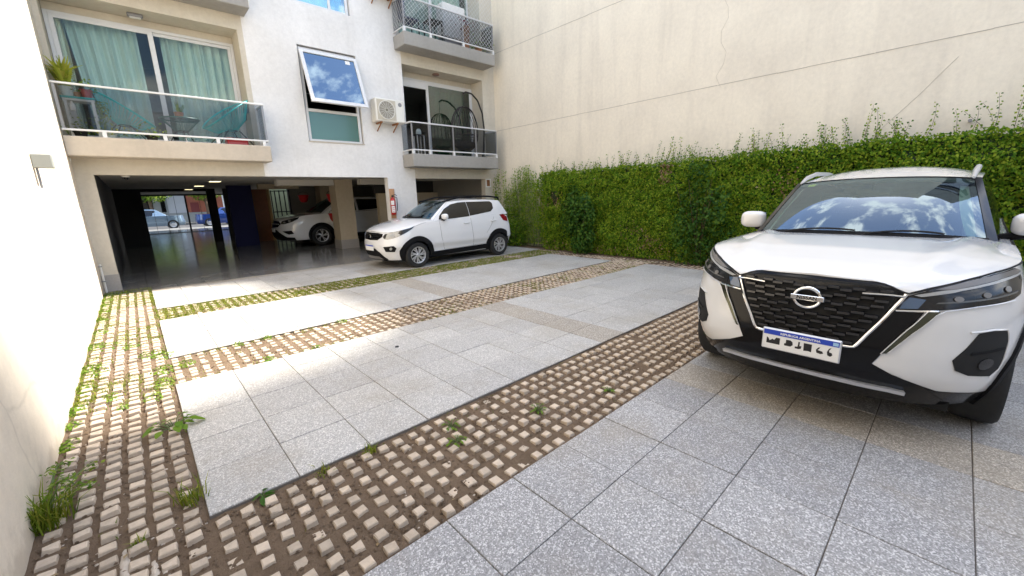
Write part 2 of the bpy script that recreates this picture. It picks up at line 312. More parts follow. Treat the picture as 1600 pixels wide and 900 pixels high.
class MB:
    def __init__(s): s.v=[]; s.f=[]; s.m=[]
    def add(s, V, Fs, mi=0):
        o=len(s.v); s.v += [tuple(v) for v in V]; s.f += [tuple(i+o for i in f) for f in Fs]; s.m += [mi]*len(Fs); return s
    def box(s, x0,x1,y0,y1,z0,z1, b=0.0, mi=0):
        if x0>x1: x0,x1=x1,x0
        if y0>y1: y0,y1=y1,y0
        if z0>z1: z0,z1=z1,z0
        b = min(b,(x1-x0)*.45,(y1-y0)*.45,(z1-z0)*.45)
        if b<=0:
            V=[(x,y,z) for z in (z0,z1) for y in (y0,y1) for x in (x0,x1)]
            return s.add(V,[(0,2,3,1),(4,5,7,6),(0,1,5,4),(2,6,7,3),(0,4,6,2),(1,3,7,5)],mi)
        # chamfered box: 24 verts
        V=[];idx={}
        for ix,(x,dx) in enumerate(((x0,b),(x1,-b))):
            for iy,(y,dy) in enumerate(((y0,b),(y1,-b))):
                for iz,(z,dz) in enumerate(((z0,b),(z1,-b))):
                    for a,p in enumerate(((x,y+dy,z+dz),(x+dx,y,z+dz),(x+dx,y+dy,z))):
                        idx[ix,iy,iz,a]=len(V); V.append(p)
        I=lambda ix,iy,iz,a: idx[ix,iy,iz,a]
        Fs=[]
        for i in (0,1):
            q=[I(i,0,0,0),I(i,1,0,0),I(i,1,1,0),I(i,0,1,0)]; Fs.append(q if i else q[::-1])
            q=[I(0,i,0,1),I(0,i,1,1),I(1,i,1,1),I(1,i,0,1)]; Fs.append(q if i else q[::-1])
            q=[I(0,0,i,2),I(1,0,i,2),I(1,1,i,2),I(0,1,i,2)]; Fs.append(q if i else q[::-1])
        for i in (0,1):
            for j in (0,1):
                sg=(i==j)
                q=[I(i,j,0,0),I(i,j,0,1),I(i,j,1,1),I(i,j,1,0)]; Fs.append(q[::-1] if sg else q)
                q=[I(i,0,j,0),I(i,0,j,2),I(i,1,j,2),I(i,1,j,0)]; Fs.append(q if sg else q[::-1])
                q=[I(0,i,j,1),I(0,i,j,2),I(1,i,j,2),I(1,i,j,1)]; Fs.append(q[::-1] if sg else q)
        for i in (0,1):
            for j in (0,1):
                for k in (0,1):
                    q=[I(i,j,k,0),I(i,j,k,1),I(i,j,k,2)]; Fs.append(q if (i+j+k)%2 else q[::-1])
        return s.add(V,Fs,mi)
    def tube(s, pts, r, n=6, cap=True, mi=0, closed=False):
        P=[Vector(p) for p in pts]; m=len(P); rr = r if hasattr(r,'__len__') else [r]*m
        V=[];Fs=[]; prev=None
        for i,p in enumerate(P):
            t = (P[(i+1)%m]-P[i-1]) if (closed or 0<i<m-1) else (P[1]-P[0] if i==0 else P[-1]-P[-2])
            t = t.normalized() if t.length>1e-9 else Vector((0,0,1))
            if prev is None:
                a = Vector((0,0,1)) if abs(t.z)<.9 else Vector((1,0,0)); nrm = t.cross(a).normalized()
            else:
                nrm = prev - t*prev.dot(t); nrm = nrm.normalized() if nrm.length>1e-6 else t.orthogonal().normalized()
            prev=nrm; bn=t.cross(nrm)
            for k in range(n):
                a=2*math.pi*k/n; q=p+(nrm*math.cos(a)+bn*math.sin(a))*rr[i]; V.append(tuple(q))
        rng_ = range(m) if closed else range(m-1)
        for i in rng_:
            j=(i+1)%m
            for k in range(n):
                l=(k+1)%n; Fs.append((i*n+k,i*n+l,j*n+l,j*n+k))
        if cap and not closed: Fs += [tuple(range(n))[::-1], tuple((m-1)*n+k for k in range(n))]
        return s.add(V,Fs,mi)
    def lathe(s, prof, c=(0,0,0), axis='z', n=24, mi=0, close=False):
        V=[];Fs=[];m=len(prof)
        for i in range(n):
            a=2*math.pi*i/n; ca,sa=math.cos(a),math.sin(a)
            for r,h in prof:
                p = (r*ca,r*sa,h) if axis=='z' else ((r*ca,h,r*sa) if axis=='y' else (h,r*ca,r*sa))
                V.append((p[0]+c[0],p[1]+c[1],p[2]+c[2]))
        for i in range(n):
            j=(i+1)%n
            for k in range(m-1): Fs.append((i*m+k,j*m+k,j*m+k+1,i*m+k+1))
            if close: Fs.append((i*m+m-1,j*m+m-1,j*m,i*m))
        return s.add(V,Fs,mi)
    def grid(s, fn, nu, nv, mi=0):
        V=[fn(i/nu,j/nv) for i in range(nu+1) for j in range(nv+1)]
        Fs=[(i*(nv+1)+j,(i+1)*(nv+1)+j,(i+1)*(nv+1)+j+1,i*(nv+1)+j+1) for i in range(nu) for j in range(nv)]
        return s.add(V,Fs,mi)
    def build(s, name, mat, parent=None, smooth=False, **kw):
        V=np.array(s.v,float)
        if parent is not None: V=V-root_loc(parent)
        me=pydata(name,V,s.f,False,s.m if len(set(s.m))>1 else None)
        if smooth:
            bm=bmesh.new(); bm.from_mesh(me); bmesh.ops.remove_doubles(bm,verts=bm.verts,dist=1e-5); bmesh.ops.recalc_face_normals(bm,faces=bm.faces)
            for e in bm.edges:
                if len(e.link_faces)==2 and e.calc_face_angle(0)>R(38): e.smooth=False
            for f in bm.faces: f.smooth=True
            bm.to_mesh(me); bm.free()
        return link(name,me,mat,parent,**kw)
def box(name, b, mat, parent=None, bev=0.0, **kw): return MB().box(*b, b=bev).build(name, mat, parent, **kw)

def wall_xz(name, x0,x1,z0,z1, yf,yb, holes, mats, zone, parent):
    """wall in the XZ plane with rectangular openings; zone(x,z)->material index"""
    xs=sorted({x0,x1,*[h[i] for h in holes for i in (0,1)],*ZX}); xs=[x for x in xs if x0<=x<=x1]
    zs=sorted({z0,z1,*[h[i] for h in holes for i in (2,3)],*ZZ}); zs=[z for z in zs if z0<=z<=z1]
    def solid(i,j):
        if not(0<=i<len(xs)-1 and 0<=j<len(zs)-1): return False
        cx,cz=(xs[i]+xs[i+1])/2,(zs[j]+zs[j+1])/2
        return not any(h[0]<cx<h[1] and h[2]<cz<h[3] for h in holes)
    b=MB()
    for i in range(len(xs)-1):
        for j in range(len(zs)-1):
            if not solid(i,j): continue
            a,c,d,e=xs[i],xs[i+1],zs[j],zs[j+1]; m=zone((a+c)/2,(d+e)/2)
            b.add([(a,yf,d),(c,yf,d),(c,yf,e),(a,yf,e)],[(0,1,2,3)],m); b.add([(a,yb,d),(c,yb,d),(c,yb,e),(a,yb,e)],[(3,2,1,0)],m)
            for di,dj,q in ((-1,0,[(a,yf,d),(a,yf,e),(a,yb,e),(a,yb,d)]),(1,0,[(c,yf,d),(c,yb,d),(c,yb,e),(c,yf,e)]),(0,-1,[(a,yf,d),(a,yb,d),(c,yb,d),(c,yf,d)]),(0,1,[(a,yf,e),(c,yf,e),(c,yb,e),(a,yb,e)])):
                if not solid(i+di,j+dj): b.add(q,[(0,1,2,3)],m)
    return b.build(name, mats, parent)

def text_mesh(name, body, size, mat, parent, matrix, extrude=.001, spacing=1.0, bold=0.0):
    cu=bpy.data.curves.new(name,'FONT'); cu.body=body; cu.size=size; cu.extrude=extrude; cu.align_x='CENTER'; cu.align_y='CENTER'; cu.space_character=spacing; cu.offset=bold; cu.resolution_u=3
    o=bpy.data.objects.new(name,cu); COL.objects.link(o); dg=bpy.context.evaluated_depsgraph_get(); me=bpy.data.meshes.new_from_object(o.evaluated_get(dg)); bpy.data.objects.remove(o); bpy.data.curves.remove(cu)
    me.transform(matrix); return link(name,me,mat,parent)

def fbm(x,y,z=0,o=4): return mnoise.fractal(Vector((x,y,z)), 1.0, 2.0, o)
# ================================================================== SETTING
WX, RX, FY = -0.595, 9.0, 10.4          # left wall, right wall, facade planes
g = MB(); g.box(-90,90,-60,140,-.5,-.09); g.build('ground', M['asphalt'], kind='structure')

def soil_fn(a,b):
    x=-.62+a*9.7; y=-4.5+b*14.45
    z=-.020+.009*fbm(x*3,y*3,0)+.007*fbm(x*14,y*14,3,3)
    if x<.04: z+=.004
    return (x,y,z)
sm=MB(); sm.grid(soil_fn,190,290); sm.build('soil', M['soil'], kind='structure', smooth=False)
bpy.data.objects['soil'].data.polygons.foreach_set('use_smooth',[True]*len(bpy.data.objects['soil'].data.polygons))

TP, GAP = .43, .0045
def tile_mesh(mat, w=TP-GAP, d=TP-GAP):
    b=MB(); b.box(0,w,0,d,-.028,0,b=.0025); V=b.v; me=pydata('tile',V,b.f); me.materials.append(mat); return me
tile_me=tile_mesh(M['tile']); lit_tile_me=tile_mesh(M['tile_lit']); band_me=tile_mesh(M['tile_band'])
def slab(x0,x1,y0,y1,xj,yj,bands=(),tx=TP,me=None):
    """paved slab from x0..x1, y0..y1, joints at xj+k*TP, yj+k*TP; every tile its own object"""
    s=box('paving_slab',(x0,x1,y0,y1,-.10,-.008),M['tile_bed'],kind='structure')
    def cuts(a,b,j,T=TP):
        k=math.ceil((a-j)/T-1e-6); c=[a]
        while j+k*T<b-1e-6:
            if j+k*T-a>.05 and b-(j+k*T)>.05: c.append(j+k*T)
            k+=1
        return c+[b]
    cx=cuts(x0,x1,xj,tx); cy=cuts(y0,y1,yj)
    for i in range(len(cx)-1):
        for k in range(len(cy)-1):
            w,d=cx[i+1]-cx[i]-GAP, cy[k+1]-cy[k]-GAP; mx_=(cx[i]+cx[i+1])/2; my_=(cy[k]+cy[k+1])/2
            isb=any(bx0<mx_<bx1 and by0<my_<by1 for bx0,bx1,by0,by1 in bands)
            o=bpy.data.objects.new('tile', band_me if isb else (me or tile_me)); COL.objects.link(o); o.parent=s
            o.location=(cx[i]+GAP/2,cy[k]+GAP/2,random.uniform(-.0015,.0015)); o.scale=(w/(TP-GAP),d/(TP-GAP),1)
            o.rotation_euler=(random.uniform(-.0018,.0018),random.uniform(-.0018,.0018),0)
    return s
BAND=(3.38,3.74)
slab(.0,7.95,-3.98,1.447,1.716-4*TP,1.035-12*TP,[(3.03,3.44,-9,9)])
slab(.029,7.9,2.30,4.36,.446,2.73-TP,[(3.37,3.75,-9,9)],.415,lit_tile_me)
slab(.033,7.87,5.21,7.09,.446,5.63,[(3.37,3.75,-9,9)],.415,lit_tile_me)
slab(.04,8.4,7.95,9.93,.446,8.42-TP,[(3.37,3.75,-9,9),(-1,9,9.75,9.99)],.415,lit_tile_me)

# ---- concrete grid strips: studs standing in soil
def stud_mesh(jit):
    b=MB(); w0,w1=.031,.0265
    V=[(-w0,-w0,-.05),(w0,-w0,-.05),(w0,w0,-.05),(-w0,w0,-.05),(-w1,-w1,-.004),(w1,-w1,-.004),(w1,w1,-.004),(-w1,w1,-.004),(-w1+.004,-w1+.004,0),(w1-.004,-w1+.004,0),(w1-.004,w1-.004,0),(-w1+.004,w1-.004,0)]
    F=[(8,9,10,11)]
    for i in range(4):
        j=(i+1)%4; F+=[(i,j,4+j,4+i),(4+i,4+j,8+j,8+i)]
    V=[(x+random.gauss(0,jit),y+random.gauss(0,jit),z+(random.gauss(0,jit*.9) if z>-.02 else 0)-(random.choice((0,0,0,.007)) if z==0 and jit>.0013 else 0)) for x,y,z in V]
    b.add(V,F); me=pydata('paver_stud',b.v,b.f); me.materials.append(M['stud']); return me
stud_mes=[stud_mesh(j) for j in (.0004,.0007,.001,.0012,.0018,.0006,.0009,.0014)]; stud_me=stud_mes[1]; sv=np.array([v.co[:] for v in stud_me.vertices]); sf=[tuple(p.vertices) for p in stud_me.polygons]
def strip(x0,nx,px_,y0,ny,py_,top,n_obj,sx=1,sy=1):
    s=box('paver_strip',(x0-px_*.5,x0+px_*(nx-.5),y0-py_*.5,y0+py_*(ny-.5),-.14,-.10),M['soil'],kind='structure')
    L=[(x0+i*px_+random.gauss(0,.0022),y0+k*py_+random.gauss(0,.0022)) for i in range(nx) for k in range(ny)]
    L.sort(key=lambda p:p[0]**2+p[1]**2)
    rest=MB()
    for n,(x,y) in enumerate(L):
        z=top+random.gauss(0,.004); rz=random.gauss(0,.05); sc=random.uniform(.9,1.08)
        if random.random()<.05: z-=.012
        if n<n_obj:
            o=bpy.data.objects.new('paver_stud',random.choice(stud_mes)); COL.objects.link(o); o.parent=s; o.location=(x,y,z)
            o.rotation_euler=(random.gauss(0,.04),random.gauss(0,.04),rz); o.scale=(sx*sc,sy*sc,1)
        else: rest.add([(x+vx*sx*sc,y+vy*sy*sc,z+vz) for vx,vy,vz in sv],sf)
    if rest.v: rest.build('paver_stud_field',M['stud'],s,kind='stuff')
    return s
strip(.075,79,.1035,1.497,8,.1033,-.004,300)                  # nearest strip
strip(.075,79,.1035,4.425,8,.1033,-.006,300)                  # middle strip
strip(.075,81,.1035,7.155,8,.1033,-.008,240)                  # far strip under the small car
strip(-.53,6,.0985,.90,91,.0995,.002,300,1.16,.95)            # strip along the sunlit wall
strip(7.96,5,.1035,2.3,54,.1033,-.012,0)                      # strip at the foot of the ivy
# spilled mortar between the near studs of the left strip
mo=MB()
for (x,y,l,w) in ((-.28,2.05,.75,.026),(-.085,1.75,.5,.03),(-.385,1.9,.5,.024),(-.185,2.05,.3,.02),(-.48,1.75,.45,.03)):
    def fn(a,b,x=x,y=y,l=l,w=w):
        yy=y+(b-.5)*l; k=math.sin(math.pi*b)**.4*math.sin(math.pi*a)**.5
        return (x+(a-.5)*2*w*(1+.35*fbm(x*9,yy*14)),yy,-.035+.031*k+.004*fbm(x*60+a*5,yy*50))
    mo.grid(fn,6,22)
mo.build('mortar_spill',M['mortar'],kind='stuff',smooth=True)
# pebbles, crumbs and dry leaves scattered on the soil
def scatter(n,x0,x1,y0,y1,s0,s1,z):
    Q=[]
    for _ in range(n):
        x=random.uniform(x0,x1);y=random.uniform(y0,y1);s=random.uniform(s0,s1);a=random.uniform(0,6.28);zz=z+random.uniform(0,.012)
        Q.append((x,y,zz,s,a))
    return Q
pb=MB()
OCT=[(1,0,0),(-1,0,0),(0,1,0),(0,-1,0),(0,0,1),(0,0,-1)]; OF=[(0,2,4),(2,1,4),(1,3,4),(3,0,4),(2,0,5),(1,2,5),(3,1,5),(0,3,5)]
for (x,y,z,s,a) in scatter(1500,.05,5,1.47,2.28,.003,.009,-.036)+scatter(900,-.57,.02,1.0,6,.003,.009,-.026)+scatter(300,.05,6,4.4,5.2,.003,.009,-.034):
    pb.add([(x+s*(vx*math.cos(a)-vy*math.sin(a))*1.4,y+s*(vx*math.sin(a)+vy*math.cos(a)),z+s*vz*.7) for vx,vy,vz in OCT],OF)
pb.build('pebbles',M['mortar'],kind='stuff')
pb=MB()
for (x,y,z,s,a) in scatter(7000,.05,5,1.46,2.29,.003,.010,-.026)+scatter(3500,-.58,.02,1.0,6,.003,.009,-.022)+scatter(2500,.05,6,4.38,5.2,.003,.008,-.026):
    pb.add([(x+s*(vx*math.cos(a)-vy*math.sin(a))*1.3,y+s*(vx*math.sin(a)+vy*math.cos(a)),z+s*vz*.8) for vx,vy,vz in OCT],OF)
pb.build('soil_crumbs',M['soil'],kind='stuff')
def leaf_litter(name,spots,mat):
    Q=[]
    for (x,y,z,s,a) in spots:
        c,sn=math.cos(a),math.sin(a); t=random.uniform(-.3,.3)
        Q.append([(x-s*c,y-s*sn,z),(x+.45*s*sn,y-.45*s*c,z+.3*s*t+.004),(x+s*c,y+s*sn,z+.2*s),(x-.45*s*sn,y+.45*s*c,z+.004)])
    me=quads(name,np.array(Q)); return link(name,me,mat,kind='stuff')
leaf_litter('leaf_litter',scatter(900,7.8,8.5,-.5,9.6,.012,.03,-.012)+scatter(260,.05,7.8,1.47,2.28,.006,.018,-.03)+scatter(200,.05,7.8,4.4,5.2,.008,.02,-.012)+scatter(120,-.58,.02,1.2,9.8,.006,.018,-.01),M['dry_leaf'])

# ------------------------------------------------------------------ boundary walls
w=thing('boundary_wall','tall sunlit cream boundary wall running along the left side of the court','wall',(WX,4,0))
MB().box(-.95,WX,-8,FY-.002,-.2,7.2).build('plaster',M['wall_left'],w)
eb=thing('meter_box','small pale square box with a short conduit fixed on the sunlit wall','box',(WX,6.5,2.0))
MB().box(WX+.002,WX+.135,5.90,6.02,1.885,2.01,b=.006).build('cover',pm('grey box cover',(.30,.31,.28),.5),eb)
MB().tube([(WX+.022,5.93,1.884),(WX+.022,5.93,1.70)],.010).build('conduit',M['alu_grey'],eb)
dp=thing('drain_pipe','thin white pipe at the foot of the sunlit wall beside the stone plinth','pipe',(WX+.05,10.2,0))
MB().tube([(WX+.035,10.28,0),(WX+.035,10.28,.52)],.016,8).build('pipe',M['white_plastic'],dp)
for z in (.20,.47): MB().box(WX+.002,WX+.06,10.25,10.31,z,z+.015).build('clamp',M['alu_grey'],dp)

# right party wall: top outline in (y,z), extruded
rw=thing('party_wall','huge blank cream party wall rising behind the ivy','wall',(RX,5,0))
prof=[(-7.6,-.2),(16,-.2),(16,8.2),(9,8.2),(3,8.2),(2.0,9.2),(-1.0,9.2),(-1.0,4.2),(-7.6,4.2)]
def extrude_yz(prof,x0,x1):
    n=len(prof); V=[(x0,y,z) for y,z in prof]+[(x1,y,z) for y,z in prof]
    F=[tuple(range(n))[::-1],tuple(range(n,2*n))]+[(i,(i+1)%n,n+(i+1)%n,n+i) for i in range(n)]
    b=MB(); b.add(V,F); return b
e=extrude_yz(prof,RX,RX+.3); e.build('plaster',M['wall_right'],rw)
jb=MB()
for z0 in (3.53,5.755):
    y=-7.0 if z0<4 else -.9
    while y<10.35:
        l=random.uniform(.25,.6); zz=z0+random.uniform(-.004,.004)
        jb.box(RX-.0025-random.uniform(0,.002),RX+.01,y,min(y+l,10.38),zz-.005,zz+.004); y+=l+random.uniform(-.01,.012)
jb.build('joint',M['groove'],rw)
cb=MB(); pts=[(RX-.003,1.15,2.2),(RX-.003,.95,2.45),(RX-.003,.80,2.62),(RX-.003,.62,2.83),(RX-.003,.42,3.1),(RX-.003,.30,3.25)]; cb.tube(pts,.0035,4)
pts=[(RX-.002,3.55+.08*math.sin(i*1.7)+.05*fbm(i*.9,1),3.5+i*.2) for i in range(12)]; cb.tube(pts,.0025,4)
cb.build('crack',M['crack'],rw)
sp=thing('wall_spout','short grey pipe stub sticking out of the cream wall above the ivy','pipe',(RX,.06,2.36))
MB().tube([(RX,.06,2.36),(RX-.16,.06,2.35)],.022,10).build('pipe',M['alu_grey'],sp)
# added far tower, outline shaped to shade the court; only shadow and mirror image show
tprof=[(-26,-.1),(30,-.1),(30,57.5),(12.9,57.2),(12.3,56.2),(11.33,54.5),(10.4,54.4),(9.6,53.8),(6.8,53.5),(6.3,54.3),(6.17,55.2),(6.12,56.2),(6.1,57.2),(5.56,57.9),(1.2,63.9),(-26,63.9)]
tw=thing('shade_tower','far pale tower added out of view to shade the court, mirrored in the windscreen','building',(46,4,0))
extrude_yz(tprof,45,58).build('wall',M['concrete_grey'],tw)
for i in range(17): box('window_band',(44.9,44.99,-24,5,3.2+i*3,4.6+i*3),M['tint'],tw); box('balcony',(44.2,44.99,-20,2,2.2+i*3,3.0+i*3),M['street_white'],tw)
bw=thing('rear_wall','plain cream wall closing the court behind the viewer','wall',(4,-7.6,0))
MB().box(-.595,RX,-7.9,-7.6,-.2,3.0).build('plaster',M['wall_right'],bw)

# ================================================================== APARTMENT BUILDING
B=thing('apartment_building','pale apartment block with balconies over an open ground floor garage','building',(4.2,FY,0))
ZX=[2.3,5.84,5.992]; ZZ=[2.3]
holes=[(-.36,5.16,-1,2.075),(5.992,8.49,-1,2.055),(-.52,2.2,2.66,4.93),(5.84,8.53,2.66,4.95),(3.31,4.62,2.88,4.90),(-.52,2.2,5.53,7.80),(5.84,8.53,5.53,7.82),(3.31,4.60,5.745,7.75)]
def zone(x,z):
    if 2.3<x<5.84: return 0
    if 5.0<x<5.992 and z<2.3: return 0
    return 1
wall_xz('facade_wall',WX+.001,RX-.002,-.1,8.6,FY,FY+.2,holes,[M['facade_white'],M['facade_cream']],zone,B)
def part(name,b,mat,parent=None,bev=0.0,**k): return box(name,b,mat,parent or B,bev,**k)
part('plinth',(WX+.003,-.352,FY-.02,FY+.22,-.05,.30),M['plinth']); part('plinth',(5.15,6.0,FY-.015,FY+.215,-.05,.28),M['plinth'])
part('roof',(WX-.1,RX,FY+.2,20,8.6,8.8),M['concrete_grey'])
def recess(x0,x1,z0,z1,y1):
    b=MB(); a=FY+.2
    b.box(x0-.1,x0,a,y1,z0-.1,z1+.1); b.box(x1,x1+.1,a,y1,z0-.1,z1+.1); b.box(x0,x1,a,y1,z1,z1+.1); b.box(x0,x1,a,y1,z0-.1,z0)
    return b.build('balcony_recess',M['facade_cream'],B)
for h in (holes[2],holes[3],holes[5],holes[6]): recess(*h,10.98)
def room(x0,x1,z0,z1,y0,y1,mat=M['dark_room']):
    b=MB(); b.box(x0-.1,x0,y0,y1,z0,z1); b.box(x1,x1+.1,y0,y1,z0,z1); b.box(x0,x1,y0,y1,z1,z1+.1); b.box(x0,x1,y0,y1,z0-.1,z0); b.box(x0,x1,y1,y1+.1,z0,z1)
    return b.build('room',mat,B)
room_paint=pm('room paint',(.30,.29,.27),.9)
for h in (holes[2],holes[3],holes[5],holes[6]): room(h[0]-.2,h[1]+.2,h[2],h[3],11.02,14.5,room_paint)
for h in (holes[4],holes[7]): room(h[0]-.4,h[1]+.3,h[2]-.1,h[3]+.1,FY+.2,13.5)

def curtain(x0,x1,z0,z1,y,parent,folds,flare=0.0,mat=None):
    def fn(a,b):
        x=x0+(x1-x0)*a; z=z1+(z0-z1)*b
        yy=y+.05*math.sin(a*folds*6.283+.8*math.sin(a*7))+.022*math.sin(a*folds*2.3*6.283+1)+.01*math.sin(b*3+a*9)
        return (x+flare*b*(1-a)*.6,yy,z)
    m=MB(); m.grid(fn,int(folds*14),8); return m.build('curtain',mat or M['curtain'],parent,smooth=True)
def slide_door(x0,x1,z0,z1,y,mull,hdr=.10):
    b=MB(); fw=.055
    b.box(x0,x0+fw,y-.03,y+.05,z0,z1,b=.005); b.box(x1-fw,x1,y-.03,y+.05,z0,z1,b=.005); b.box(x0+fw,x1-fw,y-.03,y+.05,z1-fw,z1,b=.005); b.box(x0+fw,x1-fw,y-.03,y+.05,z0,z0+.05,b=.005)
    d=b.build('sliding_door',M['alu'],B)
    part('shutter_box',(x0+.002,x1-.002,y-.012,y+.06,z1+.002,z1+hdr),M['facade_cream'])
    return d
d=slide_door(-.515,2.195,2.68,4.80,10.96,.86,.125)
MB().box(.81,.89,10.925,10.965,2.73,4.745,b=.004).box(-.46,-.40,10.925,10.965,2.73,4.745,b=.004).box(-.40,.81,10.925,10.965,4.69,4.745,b=.004).box(-.40,.81,10.925,10.965,2.73,2.79,b=.004).build('sash',M['alu'],d)
MB().box(2.085,2.14,10.966,11.0,2.73,4.745,b=.004).box(.89,2.085,10.966,11.0,4.69,4.745,b=.004).box(.89,2.085,10.966,11.0,2.73,2.79,b=.004).build('sash',M['alu'],d)
part('pane',(-.40,.81,10.943,10.949,2.79,4.69),M['door_glass'],d); part('pane',(.89,2.085,10.98,10.986,2.79,4.69),M['door_glass'],d)
curtain(-.30,.66,2.72,4.80,11.16,d,5,.22); curtain(1.0,2.14,2.72,4.80,11.18,d,7); curtain(-.46,-.30,2.72,4.80,11.14,d,1.5)
d=slide_door(5.845,8.525,2.68,4.80,10.96,6.9,.145)
MB().box(6.86,6.94,10.925,10.965,2.73,4.745,b=.004).box(6.94,8.42,10.93,10.965,4.69,4.745,b=.004).box(6.94,8.42,10.93,10.965,2.73,2.79,b=.004).box(8.42,8.47,10.925,10.965,2.73,4.745,b=.004).build('sash',M['alu'],d)
part('pane',(6.94,8.42,10.943,10.949,2.79,4.69),glass('green door glass',(.30,.50,.38),1.6,.10),d)
part('shutter_box',(5.9,6.858,10.90,10.955,4.56,4.74),M['alu'],d)
curtain(7.35,8.42,2.72,4.66,11.25,d,6,0,pm('green sheer curtain',(.28,.40,.30),.9))
for (x0,x1) in ((-.515,2.195),(5.845,8.525)):
    d=slide_door(x0,x1,5.55,7.68,10.96,(x0+x1)/2,.12); xm=(x0+x1)/2
    MB().box(xm-.04,xm+.04,10.925,10.965,5.6,7.62,b=.004).build('sash',M['alu'],d)
    part('pane',(x0+.055,xm-.04,10.943,10.949,5.6,7.62),M['door_glass'],d); part('pane',(xm+.04,x1-.055,10.943,10.949,5.6,7.62),M['door_glass'],d)
    curtain(x0+.1,x1-.1,5.62,7.6,11.2,d,12)

# ---- awning window in the centre, sash swung out at the bottom
wy=FY+.05
b=MB(); b.box(3.335,3.395,wy,wy+.06,2.93,4.875,b=.004); b.box(4.535,4.595,wy,wy+.06,2.93,4.875,b=.004); b.box(3.395,4.535,wy,wy+.06,4.815,4.875,b=.004); b.box(3.395,4.535,wy,wy+.06,3.535,3.60,b=.004); b.box(3.335,4.595,wy-.005,wy+.06,2.885,2.93,b=.004)
win=b.build('window',M['alu'],B)
part('pane',(3.395,4.535,wy+.025,wy+.031,2.93,3.535),M['lower_glass'],win)
part('sill',(3.30,4.63,FY-.025,FY+.10,2.862,2.879),M['concrete_tan'],win)
part('curtain_rod',(3.40,4.53,wy+.2,wy+.21,3.95,3.965),M['alu_grey'],win)
ang=R(21); hz,hy=4.80,FY-.004; L=1.24
def sw(x,t,n): return (x,hy-math.sin(ang)*t-math.cos(ang)*n,hz-math.cos(ang)*t+math.sin(ang)*n)   # t down the sash, n outward
def sbox(mb,x0,x1,t0,t1,n0,n1):
    V=[sw(x,t,n) for n in (n0,n1) for t in (t0,t1) for x in (x0,x1)]; mb.add(V,[(0,2,3,1),(4,5,7,6),(0,1,5,4),(2,6,7,3),(0,4,6,2),(1,3,7,5)])
b=MB(); sbox(b,3.325,3.395,0,L,0,.045); sbox(b,4.535,4.605,0,L,0,.045); sbox(b,3.395,4.535,0,.07,0,.045); sbox(b,3.395,4.535,L-.075,L,0,.045)
sash=b.build('sash',M['alu'],win)
b=MB(); sbox(b,3.393,4.537,.068,L-.073,.016,.024); pn=b.build('pane',M['window_glass'],win)
b=MB(); sbox(b,4.32,4.43,.09,.18,.026,.028); b.build('sticker',M['label_white'],win)
b=MB(); b.box(3.335,3.395,wy,wy+.06,5.80,7.72,b=.004); b.box(4.515,4.575,wy,wy+.06,5.80,7.72,b=.004); b.box(3.395,4.515,wy,wy+.06,7.66,7.72,b=.004); b.box(3.335,4.575,wy-.005,wy+.06,5.75,5.80,b=.004); b.box(4.12,4.17,wy,wy+.05,5.80,7.66,b=.004)
win2=b.build('window',M['alu'],B); part('pane',(3.395,4.12,wy+.025,wy+.031,5.80,7.66),glass('pale aqua glass',(.70,.92,.92),1.5,.25),win2); part('pane',(4.17,4.515,wy+.025,wy+.031,5.80,7.66),glass('aqua glass',(.45,.78,.85),1.5,.2),win2)
curtain(3.38,4.5,5.8,7.7,wy+.14,win2,5,0,pm('white curtain',(.75,.78,.78),.9))

# ---- balconies
def balcony(x0,x1,z0,z1,yf,mat,posts,railtop,glass_mat,left_side=True,right_side=True,brk=True,clear=.085,pm_=None):
    s=MB().box(x0,x1,yf,FY-.001,z0,z1,b=.012).box(max(x0,-.518),x1-.18 if x1<4 else x1,FY-.001,10.95,z1-.12,z1-.004).build('balcony',mat,B)
    gy=yf+.035; b=MB()
    b.box(x0+.01,x1-.01,gy-.022,gy+.022,railtop-.03,railtop,b=.006)
    if right_side: b.box(x1-.05,x1,gy+.03,FY-.002,railtop-.034,railtop-.001,b=.006)
    if left_side: b.box(x0,x0+.05,gy+.03,FY-.002,railtop-.034,railtop-.001,b=.006)
    b.build('handrail',M['alu'],s)
    b=MB(); zb=z1+clear; b.box(x0+.012,x1-.012,gy-.018,gy+.018,zb,zb+.03,b=.004)
    if right_side: b.box(x1-.046,x1-.012,gy+.018,FY-.002,zb+.001,zb+.029,b=.004)
    if left_side: b.box(x0+.012,x0+.046,gy+.018,FY-.002,zb+.001,zb+.029,b=.004)
    b.build('bottom_rail',M['alu'],s)
    px=[x0+.04]+posts+[x1-.04]
    for i in range(len(px)-1): part('glass_panel',(px[i]+.022,px[i+1]-.022,gy-.004,gy+.004,zb+.03,railtop-.036),glass_mat,s)
    if right_side: part('glass_panel',(x1-.036,x1-.028,gy+.03,FY-.01,zb+.03,railtop-.036),glass_mat,s)
    if left_side: part('glass_panel',(x0+.028,x0+.036,gy+.03,FY-.01,zb+.03,railtop-.036),glass_mat,s)
    for p in px: part('post',(p-.018,p+.018,gy-.014,gy+.014,zb+.03,railtop-.036),M['alu_grey'] ,s)
    for p in ([x0+.5+i*(x1-x0-.6)/3 for i in range(4)] if x1<4 else px):
        part('bracket',(p-.028,p+.028,gy-.028,gy+.028,z1-.002,zb-.001),M['alu'],s)
    return s
BL=balcony(WX+.003,2.372,2.345,2.655,9.90,M['concrete_tan'],[],3.47,M['rail_glass'],left_side=False)
BR=balcony(5.655,8.60,2.335,2.66,9.85,M['concrete_grey'],[6.2,6.98,7.78],3.455,M['rail_glass'])
UR=balcony(5.665,8.60,5.235,5.54,9.85,M['concrete_grey'],[6.45,7.5],6.33,M['rail_glass'])
UL=balcony(WX+.003,2.372,5.195,5.52,9.90,M['concrete_grey'],[],6.33,M['rail_glass'],left_side=False)

